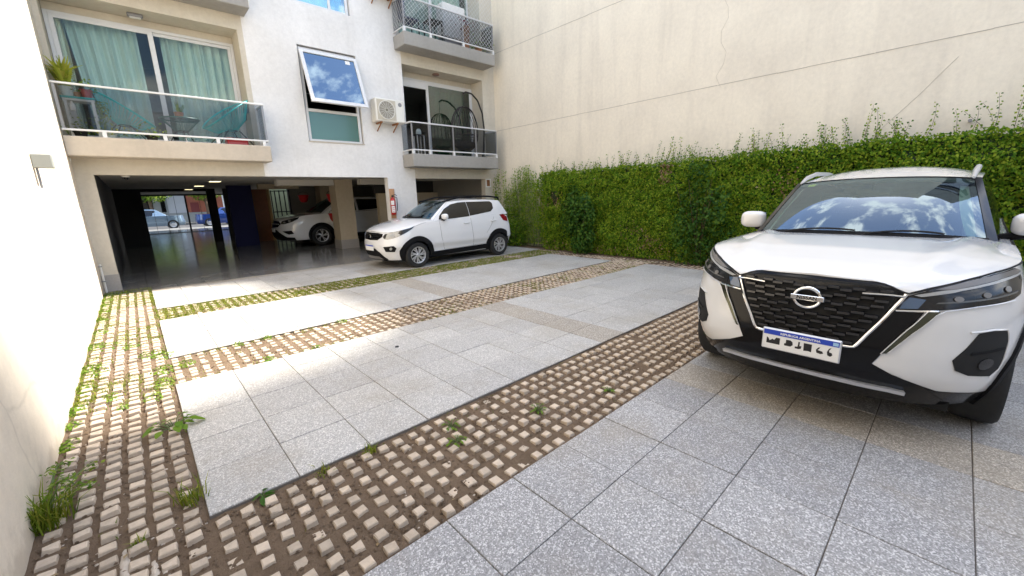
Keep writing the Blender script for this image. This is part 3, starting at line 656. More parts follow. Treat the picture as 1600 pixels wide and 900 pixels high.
# safety net over the upper right railing
nb=MB(); yn=9.845
step=.115
for i in range(-30,60):
    x=5.70+i*step
    for sgn in (1,-1):
        a=(x,5.64); L2=1.8
        p0=[x,5.66];p1=[x+sgn*1.5,7.16]
        # clip to 5.70..8.56
        def clip(p0,p1,x0=5.70,x1=8.56):
            dx=p1[0]-p0[0]; t0,t1=0,1
            ta,tb=(x0-p0[0])/dx,(x1-p0[0])/dx; ta,tb=min(ta,tb),max(ta,tb); t0,t1=max(t0,ta),min(t1,tb)
            if t0>=t1: return None
            f=lambda t:(p0[0]+dx*t,yn,p0[1]+(p1[1]-p0[1])*t); return f(t0),f(t1)
        c=clip(p0,p1)
        if c: nb.tube(c,.003,3,cap=False)
for i in range(0,9):
    y=9.87+i*step
    nb.tube([(5.66,y,5.66),(5.66,min(y+1.2,10.39),5.66+min(1.2,10.39-y))],.0035,3,cap=False); nb.tube([(5.66,y,5.66),(5.66,max(y-1.2,9.86),5.66+min(1.2,y-9.86))],.0035,3,cap=False)
net=thing('safety_net','white diamond mesh safety net stretched over the upper balcony railing','net',(7.1,9.85,5.66))
nb.build('net_cords',M['net'],net,kind='stuff')

# lamps under the recess soffits, camera, garage lamps
l=thing('bulkhead_lamp','small rectangular bulkhead lamp on the soffit over the teal chairs','lamp',(.66,10.68,4.93))
MB().box(.56,.78,10.64,10.74,4.87,4.927,b=.01).build('frame',M['alu_grey'],l); MB().box(.59,.75,10.655,10.725,4.855,4.869,b=.004).build('diffuser',M['label_white'],l)
l=thing('soffit_lamp','small round brownish lamp on the soffit above the hanging egg chair','lamp',(7.05,10.66,4.95))
MB().lathe([(0,4.947),(.10,4.947),(.10,4.92),(.07,4.90),(0,4.90)],(7.05,10.66,0),n=20).build('cover',pm('brown lamp cover',(.22,.13,.10),.5),l,smooth=True)
l=thing('security_camera','small white dome camera under the garage ceiling edge at the left','camera',(0.0,10.75,2.15))
MB().lathe([(0.0001,2.198),(.06,2.198),(.06,2.11),(.045,2.10)],(.05,10.72,-.05),n=16).build('base',M['white_plastic'],l,smooth=True); MB().lathe([(.045,2.10),(.04,2.075),(.02,2.06),(0,2.056)],(.05,10.72,-.05),n=16).build('dome',M['gloss_black'],l,smooth=True)
for i,(x,y) in enumerate(((1.85,14.0),(1.83,17.3),(1.86,21.0),(6.0,13.2))):
    l=thing('ceiling_lamp',['lit flat ceiling lamp nearest the garage opening','lit flat ceiling lamp in the middle of the passage row','lit flat ceiling lamp farthest along the passage, near the gate','lit flat ceiling lamp above the parked car behind the pillar'][i],'lamp',(x,y,2.2),'lit lamps on the garage ceiling')
    MB().box(x-.14,x+.14,y-.14,y+.14,2.12,2.149,b=.004).build('frame',M['alu'],l); MB().box(x-.12,x+.12,y-.12,y+.12,2.112,2.119).build('diffuser',M['bulb'],l)

# ---- garage interior
g=box('garage_floor',(-.6,9.0,9.935,34.0,-.12,-.004),M['garage_floor'],kind='structure')
for cbx in ((-.6,9.0,FY+.201,19.45),(-.6,4.6,19.451,23),(6.6,9.0,19.451,23),(-.6,9.0,23.001,34)): part('garage_ceiling',(*cbx,2.15,2.45),M['ceiling'])
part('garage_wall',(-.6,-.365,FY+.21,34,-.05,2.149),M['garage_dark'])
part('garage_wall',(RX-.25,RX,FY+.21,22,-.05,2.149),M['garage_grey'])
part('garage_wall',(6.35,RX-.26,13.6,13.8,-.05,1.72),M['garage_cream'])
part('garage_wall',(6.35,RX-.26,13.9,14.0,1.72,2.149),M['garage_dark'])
part('garage_wall',(5.0,RX-.26,19.2,19.4,-.05,2.149),M['garage_grey'])
part('garage_pillar',(4.80,5.34,13.25,13.8,.28,2.149),M['garage_cream']); part('plinth',(4.785,5.355,13.235,13.815,-.05,.279),M['plinth'])
part('garage_pillar',(5.75,6.35,17.6,18.2,-.05,2.149),M['garage_cream'])
part('ceiling_beam',(3.2,4.79,13.3,13.55,1.98,2.148),M['ceiling']); part('ceiling_beam',(5.35,6.3,12.6,12.85,1.98,2.148),M['ceiling']); part('ceiling_beam',(3.4,4.7,16.6,16.8,1.98,2.148),M['garage_cream'])
part('garage_wall',(2.62,3.35,17.5,17.7,-.05,2.149),M['blue_wall'])
part('garage_wall',(3.36,3.60,19.0,19.2,-.05,2.149),pm('ochre wall strip',(.45,.27,.11),.8)); 
dd=part('wooden_door',(3.605,4.15,19.05,19.12,-.04,2.05),M['wood']); part('door_frame',(4.151,4.26,19.0,19.15,-.05,2.149),pm('ochre frame',(.42,.27,.12),.7))
part('garage_wall',(4.6,6.6,22.8,22.99,-.05,4),M['bright_yard'])
gt=MB()
for x in (4.28,4.42,4.58,4.76,4.94): gt.box(x-.018,x+.018,18.9,18.94,0,2.0)
for z in (.02,.42,1.12,1.95): gt.box(4.27,4.97,18.905,18.935,z,z+.04)
yg=thing('barred_gate','dark barred gate in front of the pale green light beside the wooden door','gate',(4.6,18.9,0)); gt.build('bars',M['iron'],yg)
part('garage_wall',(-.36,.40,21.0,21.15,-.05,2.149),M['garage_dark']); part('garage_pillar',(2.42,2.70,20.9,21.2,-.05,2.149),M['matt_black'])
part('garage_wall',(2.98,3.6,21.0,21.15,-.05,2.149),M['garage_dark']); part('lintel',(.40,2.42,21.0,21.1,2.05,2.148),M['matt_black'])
sg=thing('street_gate','dark framed street gate at the far end of the garage passage','gate',(1.4,30,0))
fr=MB(); fr.box(.4,.5,30,30.06,0,2.14); fr.box(2.38,2.46,30,30.06,0,2.14); fr.box(4.25,4.35,30,30.06,0,2.14); fr.box(.5,2.38,30,30.06,2.05,2.14); fr.box(2.46,4.25,30,30.06,2.05,2.14); fr.box(.5,2.38,30,30.06,0,.03); fr.box(2.46,4.25,30,30.06,0,.03)
fr.build('frame',M['iron'],sg)
for x in (.95,1.45,1.92,3.05,3.65): MB().box(x-.008,x+.008,30.02,30.04,.03,2.05).build('bar',M['iron'],sg)
# ---- street outside
box('street_pavement',(-30,40,34.0,36.7,-.12,-.004),M['sidewalk'],kind='structure'); box('street',(-40,50,36.7,44,-.14,-.088),M['asphalt'],kind='structure')
box('street_pavement',(-30,40,44,46.2,-.12,.05),M['sidewalk'],kind='structure')
h=thing('street_house','white and red brick house front across the street, seen through the gate','house',(3,46.5,0))
part('wall',(-8,2.45,46.2,46.5,0,5),M['street_grey'],h); part('wall',(2.451,3.75,46.15,46.5,0,5),M['street_white'],h); part('wall',(3.751,14,46.2,46.5,0,5),M['street_brick'],h)
part('window',(.6,1.5,46.17,46.199,1.2,2.6),M['tint'],h); part('window',(2.0,2.3,46.17,46.199,1.0,2.6),M['tint'],h); part('door',(4.0,4.6,46.17,46.199,0,1.75),pm('dark red door',(.14,.02,.02),.6),h)
part('base_course',(2.46,14,46.10,46.149,0,.9),M['street_grey'],h); part('window',(6.4,7.2,46.17,46.199,1.1,2.6),M['alu'],h)
# ================================================================== CARS
class CarShell:
    """lower body as plan outlines (rounded front and rear corners) stacked over height; s runs along the outline from the nose"""
    def __init__(self,Lf,nf,Lr,nr,length,W,UF,UR,wref):
        self.W=np.array(W).T; self.UF=np.array(UF).T; self.UR=np.array(UR).T
        th=np.linspace(0,np.pi/2,60)
        fv=np.sin(th)**(2/nf); fu=Lf*(1-np.cos(th)**(2/nf))
        su=np.linspace(Lf,length-Lr,60)[1:-1]; sv_=np.ones_like(su); th2=th[::-1]
        rv=np.sin(th2)**(2/nr); ru=length-Lr*(1-np.cos(th2)**(2/nr))
        self.av=np.concatenate([fv,sv_,rv]); self.au=np.concatenate([fu,su,ru])
        d=np.hypot(np.diff(self.av*wref),np.diff(self.au)); self.s=np.concatenate([[0],np.cumsum(d)]); self.smax=self.s[-1]; self.length=length; self.Lf=Lf
    def w(self,z): return np.interp(z,self.W[0],self.W[1])
    def P(self,s,z):
        s=np.asarray(s,float); z=np.asarray(z,float); a=np.abs(s); sg=np.where(s<0,-1.0,1.0)
        v=sg*self.w(z)*np.interp(a,self.s,self.av); u=np.interp(a,self.s,self.au)
        k=np.clip(u/1.3,0,1); fw=1-k*k*(3-2*k); k=np.clip((self.length-u)/1.0,0,1); rw=1-k*k*(3-2*k)
        u=u+np.interp(z,self.UF[0],self.UF[1])*fw-np.interp(z,self.UR[0],self.UR[1])*rw
        return np.stack([u,v,z+0*u],-1)
    def s_at_u(self,u): return float(np.interp(u,self.au[:-60],self.s[:-60]))

def pip(x,y,poly):
    c=False;n=len(poly)
    for i in range(n):
        x1,y1=poly[i];x2,y2=poly[i-1]
        if (y1>y)!=(y2>y) and x<(x2-x1)*(y-y1)/(y2-y1)+x1: c=not c
    return c
def panel(name,poly,S,off,mat,parent,thick=.006,res=.03,cen=(1.6,0,.6),smooth=True,sub=None):
    """polygon in surface coordinates -> solid plate lying on surface S, standing off by off"""
    # refine outline
    ol=[]
    n=len(poly)
    for i in range(n):
        a=poly[i];b=poly[(i+1)%n];d=math.hypot(b[0]-a[0],b[1]-a[1]);k=max(1,int(d/res))
        for j in range(k): ol.append((a[0]+(b[0]-a[0])*j/k,a[1]+(b[1]-a[1])*j/k))
    xs=[p[0] for p in ol];ys=[p[1] for p in ol]; pts=list(ol)
    gx=np.arange(min(xs)+res/2,max(xs),res); gy=np.arange(min(ys)+res/2,max(ys),res)
    for x in gx:
        for y in gy:
            if pip(x,y,poly) and min((x-p[0])**2+(y-p[1])**2 for p in ol)>(res*.4)**2: pts.append((x,y))
    m=len(ol)
    r=delaunay_2d_cdt([Vector(p) for p in pts],[(i,(i+1)%m) for i in range(m)],[],1,1e-6)
    P2=[tuple(v) for v in r[0]]; tris=[tuple(f) for f in r[2]]
    def pt(a,b,h):
        p=np.array(S(a,b),float); e=1e-3
        du=(np.array(S(a+e,b))-np.array(S(a-e,b))); dv=(np.array(S(a,b+e))-np.array(S(a,b-e)))
        nn=np.cross(du,dv); L=np.linalg.norm(nn); nn=nn/L if L>1e-12 else np.array((0,0,1.))
        if nn@(p-np.array(cen))<0: nn=-nn
        return p+nn*h
    V=[pt(a,b,off) for a,b in P2]+[pt(a,b,off-thick) for a,b in P2]; N=len(P2)
    # orient
    a,b,c=[V[i] for i in tris[len(tris)//2]]; flip=np.cross(b-a,c-a)@(a-np.array(cen))<0
    F=[]; ed={}
    for t in tris:
        t=t[::-1] if flip else t
        F.append(t); F.append(tuple(i+N for i in t[::-1]))
        for i in range(3):
            e=(t[i],t[(i+1)%3]); ed[e]=1
    for (i,j) in list(ed):
        if (j,i) not in ed: F.append((j,i,i+N,j+N))
    mb=MB(); mb.add(V,F); return mb.build(name,mat,parent,smooth=smooth)
def mir(poly): return [(-a,b) for a,b in poly][::-1]
def symm(half): return half+[(-a,b) for a,b in half[::-1] if a!=0]
def on_surf(S,pts,off,cen=(1.6,0,.6)):
    out=[]
    for a,b in pts:
        p=np.array(S(a,b),float);e=1e-3
        nn=np.cross(np.array(S(a+e,b))-np.array(S(a-e,b)),np.array(S(a,b+e))-np.array(S(a,b-e))); nn/=np.linalg.norm(nn)+1e-12
        if nn@(p-np.array(cen))<0: nn=-nn
        out.append(tuple(p+nn*off))
    return out
def dens(pts,n):
    P=np.array(pts,float); d=np.concatenate([[0],np.cumsum(np.linalg.norm(np.diff(P,axis=0),axis=1))]); t=np.linspace(0,d[-1],n)
    return [tuple(np.interp(x,d,P[:,k]) for k in range(P.shape[1])) for x in t]

def make_wheel(parent,c,r,rim,width,side,spokes,twist=.25,double=True,rimmat=None,fancy=True):
    """wheel about the y axis; side=+1/-1 is the outer face direction"""
    x,y,z=c; h=width/2*side
    prof=[(rim*.98,-h),(rim*1.08,-h*1.02),(r*.93,-h*.98),(r*.985,-h*.8),(r,-h*.4),(r,h*.4),(r*.985,h*.8),(r*.93,h*.98),(rim*1.08,h*1.02),(rim*.98,h*.96),(rim*.95,h*.6),(rim*.9,-h*.9)]
    wv=MB().lathe(prof,c,'y',40,close=True).build('wheel',M['tyre'],parent,smooth=True)
    b=MB(); b.lathe([(rim*1.0,h*.9),(rim*.97,h*.98),(rim*.90,h*.93),(rim*.90,h*.2)],c,'y',40)
    b.lathe([(rim*.2,h*.5),(rim*.2,h*.86),(rim*.13,h*.92),(0.0001,h*.92)],c,'y',20)
    for k in range(spokes):
        for dd in ((-.10,.10) if double else (0,)):
            a0=2*math.pi*k/spokes+dd*.7; a1=a0+twist+dd*1.3
            w0,w1=rim*.055,rim*.065
            pts=[]
            for t in (0,.35,.7,1):
                a=a0+(a1-a0)*t; rr=rim*(.15+.78*t); yy=h*(.84-.10*math.sin(t*3)+.06*t); w=(w0+(w1-w0)*t)
                ca,sa=math.cos(a),math.sin(a)
                pts.append([(x+rr*ca-w*sa,y+yy,z+rr*sa+w*ca),(x+rr*ca+w*sa,y+yy,z+rr*sa-w*ca),(x+rr*ca+w*sa*1.1,y+yy-h*.25,z+rr*sa-w*ca*1.1),(x+rr*ca-w*sa*1.1,y+yy-h*.25,z+rr*sa+w*ca*1.1)])
            V=[q for p in pts for q in p]; F=[]
            for i in range(3):
                for q in range(4): F.append((i*4+q,i*4+(q+1)%4,i*4+4+(q+1)%4,i*4+4+q))
            b.add(V,F)
    b.build('rim',rimmat or M['silver'],wv,smooth=False)
    d=MB(); d.lathe([(rim*.92,h*.15),(0.0001,h*.15)],c,'y',24); d.build('brake_drum',M['matt_black'],wv)
    return wv

def car(name,label,loc,cfg,group=None):
    root=thing(name,label,'car',loc,group)
    root_local=root
    sh=cfg['shell']; ZS=np.array(cfg['zs']).T; zsf=lambda s: float(np.interp(abs(s),ZS[0],ZS[1])); zb=cfg.get('zb',.22); paint=cfg['paint']
    off=np.array(loc)
    class LP:   # parent proxy: meshes are given in car coordinates
        pass
    def lb(mb,nm,mat,parent=None,smooth=True,**k):
        mb.v=[tuple(np.array(v)+off) for v in mb.v]; return mb.build(nm,mat,parent or root,smooth,**k)
    # body ring
    s=np.concatenate([np.linspace(0,1.6,60),np.linspace(1.6,sh.smax,110)[1:]]); s=np.concatenate([-s[::-1][:-1],s]); K=18
    V=[];F=[]
    for a in s:
        zt=zsf(a)
        for k in range(K+1):
            t=k/K; z=zb+(zt-zb)*t; V.append(tuple(sh.P(a,z)))
    for i in range(len(s)-1):
        for k in range(K):
            q=(i*(K+1)+k,i*(K+1)+k+1,(i+1)*(K+1)+k+1,(i+1)*(K+1)+k)
            c=np.mean([V[j] for j in q],axis=0)
            if any((c[0]-uc)**2+(c[2]-zc)**2<rc**2 and abs(c[1])>.45 for uc,zc,rc in cfg['cut']): continue
            F.append(q)
    body=lb(MB().add(V,F),'body',paint)
    # hood
    ZC=np.array(cfg['zc']).T; sc=cfg['s_cowl']; rows=np.concatenate([[0.0],np.linspace(.05,sc,44)]); V=[];F=[];n=30; pw=cfg.get('hood_pow',.75)
    for a in rows:
        p=sh.P(a,zsf(a)); zc=float(np.interp(p[0],ZC[0],ZC[1]))
        for j in range(n+1):
            t=-1+2*j/n; t=math.copysign(abs(t)**.9,t); z=p[2]+(max(zc,p[2])-p[2])*(1-t*t)**pw
            if 'hood_extra' in cfg: z+=cfg['hood_extra'](p[0],t*p[1])
            V.append((p[0]-cfg.get('nose_lip',0)*(1-t*t)*max(0,1-p[0]/.3),t*p[1],z+.001))
    for i in range(len(rows)-1):
        for j in range(n): F.append((i*(n+1)+j,(i+1)*(n+1)+j,(i+1)*(n+1)+j+1,i*(n+1)+j+1))
    lb(MB().add(V,F),'hood',paint)
    # greenhouse
    G=cfg['gh']; C0,C1,T0,T1=[np.array(G[k],float) for k in ('C0','C1','T0','T1')]; uc,zc_=G['ws_bot']; ut,zt_=G['ws_top']; bul=G.get('bulge',.03)
    bow=G.get('bow',.05)
    def side(t,q,sg):
        b=C0+(C1-C0)*t; b[1]+=bow*math.sin(math.pi*min(max(t,0),1)); b[2]+=G.get('belt_rise',0)*t*t
        tp=T0+(T1-T0)*t; tp[1]+=bow*.7*math.sin(math.pi*min(max(t,0),1)); tp[2]+=G.get('roof_arch',.03)*math.sin(math.pi*min(max(t,0),1))
        p=b+(tp-b)*q; p[1]+=.02*math.sin(math.pi*q)*min(1,max(0,t)*8)*min(1,max(0,1-t)*8); return np.array((p[0],sg*p[1],p[2]))
    def ws(p,q):
        b=np.array((uc+(C0[0]-uc)*p*p,p*C0[1],zc_+(C0[2]-zc_)*abs(p)**2.4)); t=np.array((ut+(T0[0]-ut)*p*p,p*T0[1],zt_+(T0[2]-zt_)*abs(p)**2.4))
        r=b+(t-b)*q; k=bul*math.sin(math.pi*q)*(1-p**4); return r+np.array((-.5,0,.86))*k
    def roof(a,p):
        e=side(a,1,1); k=(1-abs(p)**2.4); cz=(zt_-T0[2])*(1-a)+G.get('roof_rear_crown',.03)*a+G.get('roof_top',.012)*math.sin(math.pi*a)
        cu=(ut+(G['rear_u']-ut)*a); return np.array((e[0]+(cu-e[0])*(1-p*p),p*e[1],e[2]+cz*k))
    pw_=G.get('pillar',.93)
    b=MB(); b.grid(lambda i,j: ws(-pw_+2*pw_*i,.03+.94*j),30,16); lb(b,'windscreen',M['windscreen'])
    for sg in (1,-1):
        b=MB(); b.grid(lambda i,j: ws(sg*(pw_-.012+(1.012-pw_)*i),j)+np.array((0,0,.004)),3,16); lb(b,'windscreen_pillar',G.get('pillar_mat',M['gloss_black']))
    b=MB(); b.grid(lambda i,j: ws(-pw_+2*pw_*i,-.05+.10*j)+np.array((-.003,0,.006)),20,2); lb(b,'cowl',M['black_plastic'])
    b=MB(); b.grid(lambda i,j: roof(i,-1+2*j),24,20); lb(b,'roof',G.get('roof_mat',paint))
    b=MB(); b.grid(lambda i,j: roof(i,-.97+1.94*j)-np.array((-.01,0,.035)),10,10); lb(b,'headliner',M['interior_grey'])
    b=MB(); b.grid(lambda i,j: ws(-.92+1.84*i,.90+.09*j)-np.array((-.01,0,.006)),12,2); lb(b,'sun_band',G.get('band_mat',M['interior']))
    for sg in (1,-1):
        b=MB(); b.grid(lambda i,j: side(i,j,sg),30,10); lb(b,'cabin_side',G.get('side_mat',paint))
        b=MB(); b.grid(lambda i,j: side(i,.9*j,sg)-np.array((0,sg*.035,0)),10,6); lb(b,'cabin_lining',M['interior'])
    def rear(p,q):
        e=side(1,q,1); return np.array((e[0]+(.06*(1-p*p)),p*e[1],e[2]+(G.get('roof_rear_crown',.03)*q)*(1-p*p)))
    b=MB(); b.grid(lambda i,j: rear(-1+2*i,j),16,8); lb(b,'tailgate_glass',M['tint'])
    # shelf from body top to cabin, dark floor, underbody
    b=MB()
    V=[];F=[]; uu=np.linspace(sh.Lf*.9,sh.length-.1,30)
    for u in uu:
        a=sh.s_at_u(min(u,sh.length-.45)) if u<sh.length-.45 else None
        sgs=np.interp(u,sh.au,sh.s); p=sh.P(sgs,zsf(sgs)); V+=[(p[0],p[1]*.985,p[2]-.004),(p[0],p[1]*.72,p[2]+.012)]
    for i in range(len(uu)-1): F.append((2*i,2*i+1,2*i+3,2*i+2))
    b.add(V,F); b.add([(x,-y,z) for x,y,z in V],[f[::-1] for f in F]); lb(b,'shoulder',paint)
    b=MB().box(.35,sh.length-.3,-sh.w(.3)*.80,sh.w(.3)*.80,zb-.04,zb+.10); lb(b,'underbody',M['matt_black'],smooth=False)
    b=MB().box(1.0,sh.length-.5,-.66,.66,.42,.46); lb(b,'cabin_floor',M['interior'],smooth=False)
    for uc2,zc2,rc in cfg['cut']:
        w_=float(sh.w(.4)); b=MB().box(uc2-rc*.98,uc2+rc*.98,-w_+.24,w_-.24,.16,zc2+rc*.98); lb(b,'wheel_well',M['matt_black'],smooth=False)
    # seats, dashboard, wheel
    def seat(cx,cy):
        b=MB().box(cx-.25,cx+.25,cy-.24,cy+.24,.47,.68,b=.06)
        V=[];
        b2=[(cx+.20,.66),(cx+.44,1.24)]
        for (x,z,w_) in ((cx+.16,.62,.24),(cx+.28,.62,.24),(cx+.36,1.18,.19),(cx+.46,1.18,.19)):
            V+= [(x,cy-w_,z),(x,cy+w_,z)]
        b.add(V,[(0,1,5,4),(2,6,7,3),(4,5,7,6),(0,2,3,1),(0,4,6,2),(1,3,7,5)]); b.box(cx+.38,cx+.46,cy-.13,cy+.13,1.22,1.38,b=.03)
        return b
    su=G['seat_u']; dz=G.get('dz',0)
    for sg in (1,-1):
        b=seat(su,sg*.36); b.v=[(x,y,z+dz) for x,y,z in b.v]; lb(b,'seat',M['interior'],smooth=False)
    b=seat(su+.85,0); b.v=[(x,y*2.4,z+dz) for x,y,z in b.v]; lb(b,'rear_bench',M['interior'],smooth=False)
    b=MB(); b.grid(lambda i,j:(uc+.10+.50*i, (-.68+1.36*j), zc_-.05-.04*i+.015*math.sin(j*9)-.16*max(0,i-.7)/.3),10,12); lb(b,'dashboard',M['interior'])
    a=[(su-.28+.06*math.sin(t),-.36+.18*math.cos(t),1.0+dz+.17*math.sin(t)) for t in np.linspace(0,2*math.pi,25)[:-1]]
    b=MB().tube(a,.014,6,closed=True); b.tube([(su-.28,-.53,1.0+dz),(su-.27,-.19,1.0+dz)],.012,5); lb(b,'steering_wheel',M['matt_black'])
    m0=ws(0,.86); b=MB().box(m0[0]+.09,m0[0]+.12,-.12,.12,m0[2]-.10,m0[2]-.04,b=.012); b.tube([(m0[0]+.03,0,m0[2]-.01),(m0[0]+.10,0,m0[2]-.06)],.012,6); lb(b,'rear_view_mirror',M['matt_black'],smooth=False)
    Cn=(1.6,0,.6)
    shift=lambda fn:(lambda *a: np.array(fn(*a))+off)
    S=shift(sh.P); cen=tuple(np.array(Cn)+off)
    def side_uz(sg):
        def f(u,z):
            q=.5
            for _ in range(6):
                t0=side(0,q,1);t1=side(1,q,1); t=(u-t0[0])/(t1[0]-t0[0]); lo=side(t,0,1)[2];hi=side(t,1,1)[2]; q=(z-lo)/(hi-lo)
            return side(t,q,sg)+off
        return f
    return dict(root=root,body=body,lb=lb,S=S,cen=cen,ws=shift(ws),side=side_uz,roof=shift(roof),shell=sh,off=off,zs=zsf,sidef=side)

def arch_poly(sh,uc,zc,r0,r1,a0,a1,n=26,zmin=.2):
    o=[(uc-r1*math.cos(t),zc+r1*math.sin(t)) for t in np.linspace(R(a0),R(a1),n)]; i=[(uc-r0*math.cos(t),zc+r0*math.sin(t)) for t in np.linspace(R(a1),R(a0),n)]
    return [(sh.s_at_u(u),max(z,zmin)) for u,z in o+i]

M['blade']=pm('dark olive chrome blade',(.09,.095,.07),.12,metal=.8)
M['mobi_lens']=pm('grey lamp reflector',(.30,.31,.32),.2,metal=.6,coat=.5)
# ------------------------------------------------------------------ the large white car at the right
KX=(2.95,.55,0)
KS=CarShell(.85,2.5,.5,3.0,4.38,[(.2,.80),(.35,.86),(.55,.895),(.75,.90),(.88,.885),(1.0,.85),(1.1,.82)],
  [(.2,.16),(.3,.08),(.38,.03),(.45,.0),(.6,.0),(.8,.03),(.93,.07),(1.0,.13)],[(.2,.1),(.5,.0),(.8,.03),(1.1,.1)],.9)
k=car('parked_car','large white crossover car at the right with dark mesh grille and blue topped number plate',KX,dict(shell=KS,
  zs=[(0,.965),(.33,.962),(.40,.935),(.44,.912),(.55,.948),(.70,.99),(.87,1.027),(1.06,1.048),(1.3,1.06),(1.8,1.075),(3.2,1.11),(4.5,1.13),(5.2,1.05)],
  zc=[(0,.965),(.07,.968),(.15,.995),(.3,1.035),(.6,1.09),(1.0,1.13),(1.3,1.14)],s_cowl=1.95,hood_pow=.62,nose_lip=.0,paint=M['car_white_pearl'],zb=.24,
  hood_extra=lambda u,v:.020*math.exp(-((abs(v)-.44-.14*u)/.06)**2)*min(1,max(0,u-.1)*4),
  cut=[(.90,.33,.40),(3.55,.33,.40)],
  gh=dict(C0=(1.36,.75,1.09),C1=(4.05,.70,1.12),T0=(2.00,.61,1.535),T1=(3.75,.56,1.50),ws_bot=(1.10,1.128),ws_top=(1.84,1.568),rear_u=3.85,side_mat=M['tint'],roof_arch=.065,roof_rear_crown=.06,roof_top=.045,seat_u=2.0,dz=.06,pillar=.945,bulge=.035)))
S=k['S'];cen=k['cen'];root=k['root'];lb=k['lb'];body=k['body']
# black lower grille surround
blk=[(0,.958),(.325,.955),(.40,.928),(.445,.905),(.525,.826),(.388,.593),(.348,.503),(.45,.452),(.57,.405),(.67,.366),(1.0,.33),(1.30,.305),(1.30,.245),(0,.245)]
bump_=panel('front_bumper',symm(blk),S,.004,M['gloss_black'],root,.012,.035,cen)
# grille mesh: stepped bars
gr=[(0,.945),(.31,.943),(.40,.912),(.36,.80),(.262,.612),(.24,.598),(0,.598)]
panel('grille_backing',symm(gr),S,.006,M['matt_black'],bump_,.004,.04,cen)
def halfw(z): return float(np.interp(z,[.598,.612,.80,.912,.943],[.235,.255,.352,.395,.31]))
for zi,z0 in enumerate(np.arange(.618,.945,.0415)):
    W_=halfw(z0)-.012; nseg=int(2*W_/.058); mb=MB(); broke=0
    for i in range(nseg):
        a=-W_+2*W_*i/nseg; b2=-W_+2*W_*(i+1)/nseg; up=.006 if (i+zi)%2 else -.006
        if math.hypot((a+b2)/2,z0-.832)<.085: broke=max(broke,1); continue
        c=on_surf(S,[(a,z0+up-.007),(b2,z0+up-.007),(b2,z0+up+.009),(a,z0+up+.009)],.010,cen); d=on_surf(S,[(a+.002,z0+up-.010),(b2-.002,z0+up-.010),(b2-.002,z0+up+.003),(a+.002,z0+up+.003)],.030,cen)
        if (a+b2)/2>0 and broke==1: mb.build('grille_bar',M['grille_gloss'],bump_); mb=MB(); broke=2
        V=[tuple(np.array(p)) for p in c+d]; mb.add(V,[(4,5,6,7),(0,1,5,4),(1,2,6,5),(2,3,7,6),(3,0,4,7)])
    mb.build('grille_bar',M['grille_gloss'],bump_)
